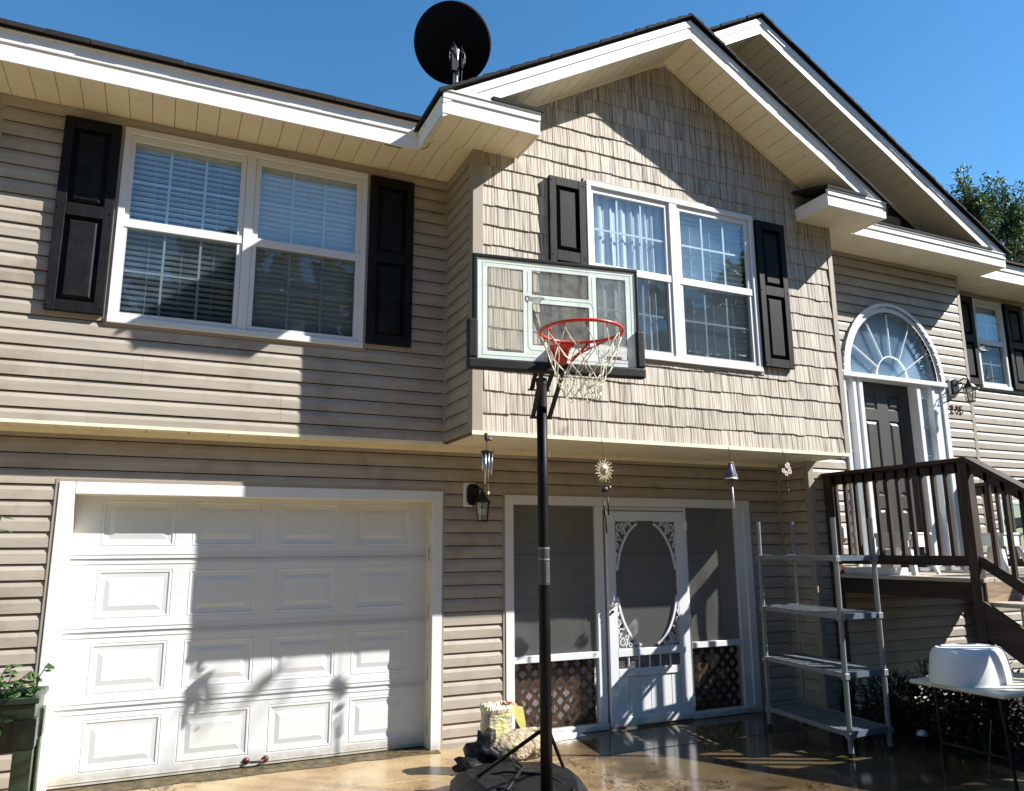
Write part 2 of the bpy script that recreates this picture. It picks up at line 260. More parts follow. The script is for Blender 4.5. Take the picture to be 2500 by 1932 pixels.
class B:
    def __init__(s): s.v = []; s.f = []
    def add(s, vs, fs):
        k = len(s.v); s.v += [tuple(p) for p in vs]; s.f += [tuple(k+i for i in f) for f in fs]; return s
    def box(s, x0, x1, y0, y1, z0, z1, T=None):
        vs = [Vector((x, y, z)) for x in (x0, x1) for y in (y0, y1) for z in (z0, z1)]
        if T: vs = [T @ p for p in vs]
        return s.add(vs, [(0, 1, 3, 2), (4, 6, 7, 5), (0, 4, 5, 1), (2, 3, 7, 6), (0, 2, 6, 4), (1, 5, 7, 3)])
    def bar(s, a, b, w, h, up=Vector((0, 0, 1))):
        a = Vector(a); b = Vector(b); d = (b-a).normalized(); sd_ = d.cross(Vector(up))
        if sd_.length < 1e-4: sd_ = d.cross(Vector((0, 1, 0)))
        sd_.normalize(); u = sd_.cross(d).normalized(); vs = []
        for p in (a, b):
            for i, j in ((-1, -1), (1, -1), (1, 1), (-1, 1)): vs.append(p + sd_*i*w/2 + u*j*h/2)
        return s.add(vs, [(0, 3, 2, 1), (4, 5, 6, 7), (0, 1, 5, 4), (1, 2, 6, 5), (2, 3, 7, 6), (3, 0, 4, 7)])
    def tube(s, pts, r, n=8, closed=False, cap=True):
        pts = [Vector(p) for p in pts]; m = len(pts); rs = r if isinstance(r, (list, tuple)) else [r]*m
        vs = []; ref = None
        for i, p in enumerate(pts):
            if closed: d = pts[(i+1) % m] - pts[i-1]
            else: d = pts[min(i+1, m-1)] - pts[max(i-1, 0)]
            d.normalize()
            if ref is None:
                ref = d.cross(Vector((0, 0, 1)));
                if ref.length < .05: ref = d.cross(Vector((1, 0, 0)))
                ref.normalize()
            else: ref = (ref - d*ref.dot(d)).normalized()
            u = d.cross(ref)
            for k in range(n): a = 2*math.pi*k/n; vs.append(p + (ref*math.cos(a) + u*math.sin(a))*rs[i])
        fs = []
        for i in range(m if closed else m-1):
            j = (i+1) % m
            for k in range(n): k2 = (k+1) % n; fs.append((i*n+k, i*n+k2, j*n+k2, j*n+k))
        if cap and not closed: fs += [tuple(range(n))[::-1], tuple((m-1)*n+k for k in range(n))]
        return s.add(vs, fs)
    def lathe(s, prof, c, n=16, T=None):
        vs = []; 
        for r, z in prof:
            for k in range(n): a = 2*math.pi*k/n; p = Vector((r*math.cos(a), r*math.sin(a), z)); vs.append((T @ p) if T else p + Vector(c))
        fs = [(i*n+k, i*n+(k+1) % n, (i+1)*n+(k+1) % n, (i+1)*n+k) for i in range(len(prof)-1) for k in range(n)]
        fs += [tuple(range(n))[::-1], tuple((len(prof)-1)*n+k for k in range(n))]
        return s.add(vs, fs)
    def prism(s, poly, fn, a, b):          # polygon in 2D, fn(u, v, w) -> point, extruded from w=a to w=b
        n = len(poly); vs = [fn(u, v, a) for u, v in poly] + [fn(u, v, b) for u, v in poly]
        return s.add(vs, [tuple(range(n)), tuple(range(n, 2*n))[::-1]] + [(i, n+i, n+(i+1) % n, (i+1) % n) for i in range(n)])
    def ball(s, c, r, n=10, sq=(1, 1, 1), jit=0):
        vs = []; fs = []; c = Vector(c)
        for i in range(n//2+1):
            th = math.pi*i/(n//2)
            for k in range(n):
                a = 2*math.pi*k/n; p = Vector((math.sin(th)*math.cos(a)*sq[0], math.sin(th)*math.sin(a)*sq[1], math.cos(th)*sq[2]))
                q = 1 + (noise.noise(p*2.3 + c*3)*jit if jit else 0); vs.append(c + p*r*q)
        for i in range(n//2):
            for k in range(n): fs.append((i*n+k, (i+1)*n+k, (i+1)*n+(k+1) % n, i*n+(k+1) % n))
        return s.add(vs, fs)
    def build(s, name, m, parent=None, smooth=False, bevel=0, label=None, fixn=True, seg=1):
        me = bpy.data.meshes.new(name); o_ = worg(parent); me.from_pydata([tuple(Vector(p)-o_) for p in s.v], [], s.f); me.update()
        if fixn:
            import bmesh
            bm = bmesh.new(); bm.from_mesh(me); bmesh.ops.recalc_face_normals(bm, faces=bm.faces); bm.to_mesh(me); bm.free()
        me.materials.append(M[m] if isinstance(m, str) else m)
        if smooth: me.polygons.foreach_set('use_smooth', [True]*len(me.polygons))
        o = bpy.data.objects.new(name, me); link(o, parent)
        if bevel:
            md = o.modifiers.new('bevel', 'BEVEL'); md.width = bevel; md.segments = seg; md.limit_method = 'ANGLE'
        if label: o['label'] = label
        return o
def box(name, m, parent, x0, x1, y0, y1, z0, z1, bevel=0, label=None): return B().box(x0, x1, y0, y1, z0, z1).build(name, m, parent, bevel=bevel, label=label)
def inst(name, me, parent, loc, rot=None):
    o = bpy.data.objects.new(name, me); link(o, parent); o.location = Vector(loc) - worg(parent)
    if rot is not None: o.rotation_euler = rot
    return o
def mesh_of(bl, name, m):
    import bmesh
    me = bpy.data.meshes.new(name); me.from_pydata([tuple(p) for p in bl.v], [], bl.f)
    bm = bmesh.new(); bm.from_mesh(me); bmesh.ops.recalc_face_normals(bm, faces=bm.faces); bm.to_mesh(me); bm.free(); me.materials.append(M[m]); return me

# ---------------------------------------------------------------- ground
def struct(o, label=None): o['kind'] = 'structure'; return o
struct(box('ground', 'lawn', None, -60, 90, -60, 120, -.30, -.08))
dw = bpy.data.objects.new('driveway', None); COL.objects.link(dw); dw['kind'] = 'structure'; ORG['driveway'] = Vector((0, 0, 0))
# two concrete slabs with an expansion joint between them
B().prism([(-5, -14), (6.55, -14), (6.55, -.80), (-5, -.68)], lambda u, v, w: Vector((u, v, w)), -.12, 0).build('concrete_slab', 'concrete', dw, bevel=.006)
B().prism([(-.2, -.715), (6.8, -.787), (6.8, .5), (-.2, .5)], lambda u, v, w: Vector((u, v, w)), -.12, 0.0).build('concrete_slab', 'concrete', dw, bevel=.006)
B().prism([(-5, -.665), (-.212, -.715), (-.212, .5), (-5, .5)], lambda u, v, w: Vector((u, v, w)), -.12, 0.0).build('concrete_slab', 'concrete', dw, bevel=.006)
struct(box('garden_bed', 'soil', None, 6.56, 16, -9, -.43, -.12, .01))

# ---------------------------------------------------------------- the house
SZ = 5.052        # soffit height
yL, yU, yB, yE, yR = 0.0, -.21, -.869, -.424, -.04
house = thing('house', (4.5, 3.0, 0), 'tan vinyl sided split-level house with white garage door and shingled gable bay', 'house')
H = house
CH = .1143

def nspan(holes, z0, z1, u0, u1):
    """free intervals of [u0,u1] at heights z0..z1"""
    zm = (z0+z1)/2; iv = [(u0, u1)]
    for a, b, c, d in holes:
        if c < zm < d:
            nv = []
            for p, q in iv:
                if b <= p or a >= q: nv.append((p, q)); continue
                if a > p: nv.append((p, a))
                if b < q: nv.append((b, q))
            iv = nv
    return [(p, q) for p, q in iv if q-p > .012]

sr = random.Random(31)
def siding(parent, u0, u1, z0, z1, fn, holes=(), base=None, clip=None):
    """dutch-lap vinyl planks; fn(u, out, z) -> world point; every plank its own object"""
    base = z0 if base is None else base
    k = math.floor((z0-base)/CH - 1e-6); z = base + k*CH
    def out(t):
        if t <= .068: return .022 - .001*t/.068
        return .021 - (.021-.004)*(t-.068)/(.1143-.068)
    while z < z1 - .004:
        a = max(z, z0); b = min(z+CH-.0075, z1); ua, ub = u0, u1; k += 1; wob = sr.uniform(-.0012, .0012)
        if b-a < .004: z += CH; continue
        seam = ((k//2)*1.37) % 2.4
        if clip:
            ua, ub = clip(b, u0, u1)
            if ub-ua < .03: z += CH; continue
        br = sorted({a, b, *[h for q in holes for h in q[2:4] if a+.002 < h < b-.002], *([z+.068] if a < z+.068 < b else [])})
        bands = [(p, q, nspan(holes, p, q, ua, ub)) for p, q in zip(br[:-1], br[1:])]
        uniform = all(bd[2] == bands[0][2] for bd in bands)
        if uniform: groups = [[(p, q, [seg]) for p, q, _ in bands] for seg in bands[0][2]]
        else:
            comp = []
            for p, q, segs in bands:
                for sg in segs:
                    hit = [g for g in comp if any(abs(b0[1]-p) < 1e-6 and b0[2][0][0] < sg[1] and b0[2][0][1] > sg[0] for b0 in g)]
                    new = [(p, q, [sg])]
                    for g in hit: new = g+new; comp.remove(g)
                    comp.append(new)
            groups = comp
        ng = []
        for g in groups:                     # factory lengths: a butt seam every 3.6 m or so, staggered by pairs of courses
            if len({sg for _, _, ss in g for sg in ss}) == 1:
                s0, s1 = g[0][2][0]; cuts = [c for c in (math.floor(s0/3.6)*3.6+seam+3.6*i for i in range(-1, 6)) if s0+.25 < c < s1-.25]
                e = [s0]+cuts+[s1]
                for q0, q1 in zip(e[:-1], e[1:]): ng.append([(p, q, [(q0+(.0012 if q0 != s0 else 0), q1)]) for p, q, _ in g])
            else: ng.append(g)
        for g in ng:
            bl = B(); wob = sr.uniform(-.0012, .0012)
            for p, q, segs in g:
                for s0, s1 in segs:
                    o0, o1 = out(p-z)+wob, out(q-z)+wob
                    vs = [fn(s0, o0, p), fn(s1, o0, p), fn(s1, o1, q), fn(s0, o1, q)]; fs = [(0, 1, 2, 3)]
                    if abs(p-a) < 1e-4: vs += [fn(s0, .001, p), fn(s1, .001, p)]; fs.append((4, 5, 1, 0))
                    vs += [fn(s0, .0, p), fn(s0, .0, q), fn(s1, .0, p), fn(s1, .0, q)]; n = len(vs)-4
                    fs += [(n, n+1, 3, 0), (n+2, n+3, 2, 1)]
                    bl.add(vs, fs)
            if bl.v: bl.build('siding_plank', 'siding', parent)
        z += CH

def wall_panel(bl, u0, u1, z0, z1, fn, holes, w0, w1):
    us = sorted({u0, u1, *[h for q in holes for h in q[:2] if u0 < h < u1]}); zs = sorted({z0, z1, *[h for q in holes for h in q[2:4] if z0 < h < z1]})
    for a, b in zip(us[:-1], us[1:]):
        for c, d in zip(zs[:-1], zs[1:]):
            m_, n_ = (a+b)/2, (c+d)/2
            if any(q[0] < m_ < q[1] and q[2] < n_ < q[3] for q in holes): continue
            bl.prism([(a, c), (b, c), (b, d), (a, d)], lambda u, v, w: fn(u, w, v), w0, w1)

def front(y): return lambda u, o, z: Vector((u, y-o, z))
def side(x): return lambda u, o, z: Vector((x-o, u, z))       # faces -x, u runs along y

# holes
G_H = [(-.075, 2.78, -1, 2.11)]
P_H = [(3.495, 6.268, -1, 2.095)]
WL_H = [(.12, 1.97, 3.40, 4.92)]
WB_H = [(3.94, 5.785, 3.40, 4.93)]
arch = []
cx, rx, rz, zb = 8.28, .76, .84, 3.585
n = 22
for i in range(n):
    za = zb + .875*i/n; zc = zb + .875*(i+1)/n; w = .80*math.sqrt(max(0, 1-((za+zc)/2-zb)**2/.88**2)); arch.append((cx-w, cx+w, za, zc))
E_H = [(7.44, 9.03, 1.42, zb)] + arch
WR_H = [(10.45, 10.99, 3.76, 4.94), (10.47, 10.99, 1.56, 2.20)]

# lower wall
w1 = B(); wall_panel(w1, -.8, 6.81, 0, 2.60, front(yL), G_H+P_H, -.12, -.001); lw = w1.build('wall', 'backing', H)
siding(lw, -.8, 6.79, .0, 2.55, front(yL), [(-.146, 2.834, -1, 2.165), (3.443, 6.326, -1, 2.148)], base=2.032-18*CH)
# side wall closing the porch recess, and wall below the deck
w1 = B(); w1.box(6.815, 6.90, -.41, .12, 0, 2.6); sw = w1.build('wall', 'backing', H)
siding(sw, yE+.01, -.012, 0, 2.56, side(6.81), base=2.032-18*CH)
w1 = B(); wall_panel(w1, 6.82, 9.62, 0, 5.7, front(yE), E_H, -.12, -.001); w1.prism([(5.2, 5.6), (9.8, 5.06), (9.75, 5.08), (6.16, 7.16)], lambda u, v, w: Vector((u, w, v)), yE+.002, yE+.1); ew = w1.build('wall', 'backing', H)
siding(ew, 6.86, 9.57, 0.0, SZ, front(yE), [(7.40, 9.115, 1.42, zb)]+[(a-.012, b+.012, c, d) for a, b, c, d in arch], base=2.032-18*CH)
def gclip(z, a, b): return (max(a, 4.9), min(b, 6.16+(7.14-z)/.58))
siding(ew, 6.0, 9.7, SZ+.02, 7.0, front(yE), base=2.032-18*CH, clip=gclip)
# upper left wall
w1 = B(); wall_panel(w1, -.8, 2.78, 2.56, 5.2, front(yU), WL_H, -.1, -.001); uw = w1.build('wall', 'backing', H)
siding(uw, -.765, 2.762, 2.575, SZ, front(yU), [(.10, 1.985, 3.37, 4.945)], base=2.56)
# bay: side and front
w1 = B(); w1.box(2.79, 2.88, yB+.02, yU+.1, 2.585, SZ); bs = w1.build('wall', 'backing', H)
siding(bs, yB+.07, yU-.02, 2.585, SZ, side(2.79), base=2.56)
w1 = B(); wall_panel(w1, 2.80, 6.90, 2.585, SZ, front(yB), WB_H, -.1, -.001)
w1.prism([(2.80, SZ), (6.90, SZ), (6.90, 5.22), (4.836, 6.44), (2.80, 5.22)], lambda u, v, w: Vector((u, w, v)), yB+.001, yB+.1); bw = w1.build('wall', 'backing', H)
w1 = B(); w1.box(6.83, 6.915, yB+.02, yE, 2.585, SZ).build('wall', 'siding', H)
# right wing
w1 = B(); wall_panel(w1, 9.62, 15, 0, 5.3, front(yR), WR_H, -.1, -.001); rw = w1.build('wall', 'backing', H)
siding(rw, 9.63, 15, 0, SZ, front(yR), [(10.43, 11.02, 3.73, 4.96), (10.455, 11.01, 1.54, 2.22)], base=2.56)
# outer shell (left end, back, right end) and floors
w1 = B(); w1.box(-.8, -.7, .0, 8, 0, 5.2); w1.box(-.8, 15, 7.9, 8, 0, 5.3); w1.box(14.9, 15, 0, 8, 0, 5.3); w1.box(-.7, 14.9, .13, 7.9, 2.56, 2.66); w1.box(-.7, 14.9, 1.3, 1.4, 2.66, 5.2); w1.box(-.7, 14.9, -.2, 7.9, 5.10, 5.16)
w1.build('wall', 'room', H)
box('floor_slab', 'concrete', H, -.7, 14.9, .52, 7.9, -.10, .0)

# shake shingles on the bay front, individually ----------------------------------------------
def clip_poly(poly, a, b, c):             # keep a*x + b*z <= c
    out = []
    for i in range(len(poly)):
        p, q = poly[i], poly[(i+1) % len(poly)]; dp = a*p[0]+b*p[1]-c; dq = a*q[0]+b*q[1]-c
        if dp <= 0: out.append(p)
        if dp*dq < 0: t = dp/(dp-dq); out.append((p[0]+(q[0]-p[0])*t, p[1]+(q[1]-p[1])*t))
    return out
rs = random.Random(3); tiles = []; SC = .182; z = 2.585-.02; row = 0
wh = (3.90, 5.83, 3.36, 4.975)
while z < 6.45:
    x = 2.865 - rs.random()*.1
    while x < 6.87:
        w = rs.choice([.10, .13, .155, .18, .21]); a, b = max(x+.0022, 2.868), min(x+w-.0022, 6.866); x += w
        if b-a < .02: continue
        dz = rs.uniform(-.006, .006); zt = z + SC + .01
        cells = [(a, b, z+dz, zt)]
        if not (b <= wh[0] or a >= wh[1] or zt <= wh[2] or z+dz >= wh[3]):
            cells = []
            if a < wh[0]: cells.append((a, wh[0], z+dz, zt))
            if b > wh[1]: cells.append((wh[1], b, z+dz, zt))
            if z+dz < wh[2]: cells.append((max(a, wh[0]), min(b, wh[1]), z+dz, wh[2]))
            if zt > wh[3]: cells.append((max(a, wh[0]), min(b, wh[1]), wh[3], zt))
        for p, q, c, d in cells:
            if q-p < .01 or d-c < .01: continue
            m_ = max(2, int((q-p)/.035)); poly = [(p+(q-p)*i/m_, c + (rs.uniform(-.0025, .0025) if abs(c-z-dz) < 1e-6 else 0)) for i in range(m_+1)] + [(q, d), (p, d)]
            poly = clip_poly(poly, -.58, 1, 6.45-.58*4.836); poly = clip_poly(poly, .58, 1, 6.45+.58*4.836)
            if len(poly) > 2: tiles.append((z, poly, rs.uniform(0, .004)))
    z += SC; row += 1
def tile_mesh(bl, z, poly, dy):
    def P(u, v, w):
        t = min(1, max(0, (v-z)/SC)); return Vector((u, yB - .003 - (1-w)*0 - (w*(.016*(1-t)+.005*t+dy)), v))
    bl.prism(poly, P, 0, 1)
# the largest in the photograph (nearest, left and low) are single objects
tiles.sort(key=lambda t: (t[1][0][0]-2.8)*.9 + (t[0]-2.5)*.75)
for k, (z, poly, dy) in enumerate(tiles[:298]):
    bl = B(); tile_mesh(bl, z, poly, dy); bl.build('shake_shingle', 'shake', bw, fixn=False)
bl = B()
for z, poly, dy in tiles[298:]: tile_mesh(bl, z, poly, dy)
o = bl.build('shake_shingles', 'shake', bw, fixn=False); o['kind'] = 'stuff'

# corner posts and trims --------------------------------------------------------------------
def post(x0, x1, y0, y1, z0, z1, m='siding_trim'): return box('corner_post', m, H, x0, x1, y0, y1, z0, z1, bevel=.004)
post(-.80, -.745, yU-.022, yU+.03, 2.56, SZ); post(2.760, 2.790, yU-.03, yU, 2.585, SZ)
post(2.768, 2.866, yB-.026, yB+.068, 2.585, SZ); post(6.868, 6.938, yB-.026, yB+.04, 2.56, SZ-.003)
post(6.770, 6.81, -.030, -.002, 0, 2.56); post(6.785, 6.868, yE-.024, yE+.04, 0, 2.56); post(6.925, 6.962, yE-.03, yE, 2.6, SZ)
post(9.572, 9.632, yE-.022, yE+.06, 0, SZ); box('side_wall', 'siding', H, 9.56, 9.615, yE+.06, yR, 0, SZ)
# bottom edge of bay and cantilever soffits
box('trim_strip', 'soffit', H, 2.768, 6.938, yB-.032, yB-.0265, 2.558, 2.590); box('trim_strip', 'soffit', H, -.8, 2.76, yU-.024, yU-.016, 2.556, 2.580)
box('trim_strip', 'soffit', H, -.8, 6.77, -.040, -.016, 2.52, 2.556)
box('trim_strip', 'soffit', H, 6.79, 6.815, yE, -.04, 2.52, 2.556)

def soffit(x0, x1, y0, y1, z, w=.16, axis='x', th=.008):
    s = box('soffit', 'soffit_dark', H, x0, x1, y0, y1, z+.0095, z+.03)
    if axis == 'x':
        n = max(1, round((x1-x0)/w)); ww = (x1-x0)/n
        me = mesh_of(B().box(.0025, ww-.0025, 0, y1-y0, 0, th).box(ww*.5-.002, ww*.5+.002, .001, y1-y0-.001, -.0015, .001), 'soffit_panel', 'soffit')
        for i in range(n): inst('soffit_panel', me, s, (x0+i*ww, y0, z))
    else:
        n = max(1, round((y1-y0)/w)); ww = (y1-y0)/n; me = mesh_of(B().box(0, x1-x0, .0035, ww-.0035, 0, th), 'soffit_panel', 'soffit')
        for i in range(n): inst('soffit_panel', me, s, (x0, y0+i*ww, z))
    return s
soffit(-1.2, 2.351, -.686, yU, SZ); soffit(2.351, 3.179, -1.321, yB, SZ); soffit(2.351, 2.79, yB, yU, SZ)
soffit(6.466, 7.259, -1.321, yB, SZ); soffit(6.93, 7.259, yB, yE, SZ); soffit(7.259, 9.87, -.894, yE, SZ); soffit(9.62, 15, -.56, yR, SZ+.001)
soffit(2.80, 6.93, yB-.02, -.02, 2.555, w=.3); soffit(-.8, 2.80, yU-.015, -.016, 2.557, w=.3)

# fascia: lower board plus a stepped upper band
def fascia_x(x0, x1, y, z=SZ, h1=.125, h2=.09, cap=True):
    box('fascia', 'fascia', H, x0, x1, y-.018, y, z-.012, z+h1, bevel=.002); box('fascia', 'fascia', H, x0, x1, y-.030, y-.001, z+h1+.001, z+h1+h2, bevel=.003)
    box('drip_edge', 'fascia', H, x0, x1, y-.040, y, z+h1+h2+.001, z+h1+h2+.012)
fascia_x(-1.22, 2.345, -.686); fascia_x(9.90, 15, -.56)
fascia_x(2.333, 3.197, -1.321, h1=.115, h2=.062); fascia_x(6.448, 7.277, -1.321, h1=.10, h2=.05); fascia_x(7.277, 9.888, -.894, h1=.09, h2=.06)
def fascia_y(x, y0, y1, z=SZ, h1=.125, h2=.065, s=-1):
    xa, xb = (x-.018, x) if s < 0 else (x, x+.018)
    box('fascia', 'fascia', H, xa, xb, y0, y1, z-.012, z+h1, bevel=.002); box('fascia', 'fascia', H, xa-.010*(s < 0), xb+.010*(s > 0), y0, y1, z+h1+.001, z+h1+h2)
fascia_y(2.351, -1.320, -.69, s=-1); fascia_y(7.259, -1.320, -.92, s=1); fascia_y(3.179, -1.320, yB-.03, s=1, h1=.09, h2=.03); fascia_y(6.466, -1.320, yB-.03, s=-1, h1=.09, h2=.03); fascia_y(9.87, -.893, -.56, s=1)
# cornice return roofs
def ret_roof(x0, x1, y0, y1, z0, z1):
    s = B().add([(x0, y0, z0), (x1, y0, z0), (x1, y1, z1), (x0, y1, z1), (x0, y0, z0+.03), (x1, y0, z0+.03), (x1, y1, z1+.03), (x0, y1, z1+.03)], [(0, 1, 2, 3), (4, 7, 6, 5), (0, 4, 5, 1), (1, 5, 6, 2), (2, 6, 7, 3), (3, 7, 4, 0)])
    s.build('return_roof', 'shingle', H)
ret_roof(2.76, 3.225, -1.37, yB-.02, SZ+.192, SZ+.33); ret_roof(6.43, 6.98, -1.37, yB-.02, SZ+.165, SZ+.30); ret_roof(6.96, 9.62, -.94, yE-.02, SZ+.165, SZ+.31)

# rakes --------------------------------------------------------------------------------------
def rake(xa, za, xb, zb_, y0, yw, h=.183):
    """from low/outer (xa,za) to apex (xb,zb): bottom edge of fascia, y0 = front, yw = wall"""
    d = Vector((xb-xa, 0, zb_-za)); L = d.length; d.normalize(); nrm = Vector((-d.z, 0, d.x)) if d.x > 0 else Vector((d.z, 0, -d.x))
    def P(u, v, w): return Vector((xa, 0, za)) + d*u + Vector((0, 0, v)) + Vector((0, w, 0))
    hh = h*.60
    B().prism([(0, 0), (L, 0), (L, hh), (0, hh)], P, y0-.018, y0).build('rake_fascia', 'fascia', H)
    B().prism([(0, hh+.001), (L, hh+.001), (L, h), (0, h)], P, y0-.030, y0-.001).build('rake_fascia', 'fascia', H)
    s = B().prism([(0, .030), (L, .030), (L, .045), (0, .045)], P, y0, yw+.02).build('rake_soffit', 'soffit_dark', H)
    n = round(L/.16); ww = L/n
    for i in range(n):
        B().prism([(i*ww+.0035, .012), ((i+1)*ww-.0035, .012), ((i+1)*ww-.0035, .020), (i*ww+.0035, .020)], P, y0+.001, yw).build('soffit_panel', 'soffit', s)
    B().prism([(0, -.012), (L, -.012), (L, .012), (0, .012)], P, yw-.035, yw-.020).build('frieze_trim', 'soffit', H)
rake(2.338, 5.008, 4.836, 6.456, -1.316, yB); rake(7.272, 5.044, 4.836, 6.456, -1.314, yB)
rake(4.75, 6.38, 6.16, 7.198, -.889, yE); rake(9.884, 5.040, 6.16, 7.198, -.887, yE)

# roofs ---------------------------------------------------------------------------------------
def roof_gable(xa, za, xb, zb_, y0, y1, sgn):
    d = Vector((xb-xa, 0, zb_-za)); L = d.length; d.normalize()
    def P(u, v, w): return Vector((xa, w, za)) + d*u + Vector((0, 0, v))
    rd = B().prism([(0, 0), (L, 0), (L, .022), (0, .022)], P, y0+.01, y1).build('roof', 'shingle', H)
    k = 0; u = -.03
    while u < L:
        b = min(u+.30, L+.02); jy = rs.uniform(-.006, .006)
        B().prism([(u, .024), (b, .024), (b, .034), (u, .060)], P, y0-.028+jy, y1).build('shingle', 'shingle', rd); u += .145; k += 1
    return rd
RT = 5.06 + .183 + .008
roof_gable(2.32, RT-.07, 4.836, 6.456+.188, -1.35, -.93, -1)
roof_gable(7.31, RT-.085, 4.836, 6.456+.188, -1.35, .35, 1)
roof_gable(2.32, RT-.07, 6.16, 7.198+.188, -.925, 7.9, -1)
roof_gable(9.93, 5.20, 6.16, 7.198+.188, -.925, 7.9, 1)
# main left roof and right wing: slopes running back from the eaves
def roof_eave(x0, x1, y0, z0, y1, slope):
    d = Vector((0, 1, slope)).normalized()
    def P(u, v, w): return Vector((w, y0, z0)) + d*u + Vector((0, 0, v))
    L = (y1-y0)/d.y
    rd = B().prism([(0, 0), (L, 0), (L, .02), (0, .02)], P, x0, x1).build('roof', 'shingle', H)
    u = -.035; k = 0
    while k < 3:
        x = x0 - rs.random()*.2
        while x < x1:
            w = rs.uniform(.22, .36); a, b = max(x, x0), min(x+w-.004, x1); x += w
            if b-a > .03: B().prism([(u+rs.uniform(-.005, .005), .022), (u+.3, .022), (u+.3, .034), (u, .056+rs.uniform(-.003, .005))], P, a, b).build('shingle', 'shingle', rd)
        u += .145; k += 1
    B().prism([(u, .022), (L, .022), (L, .034), (u, .034)], P, x0, x1).build('shingle', 'shingle', rd)
roof_eave(-1.24, 2.36, -.735, SZ+.226, 5.0, .42); roof_eave(9.72, 15.1, -.60, SZ+.230, 5, .42)
B().add([(-1.2, 5, 7.7), (15, 5, 7.7), (15, 8.3, 5.3), (-1.2, 8.3, 5.3)], [(0, 1, 2, 3)]).build('roof', 'shingle', H)

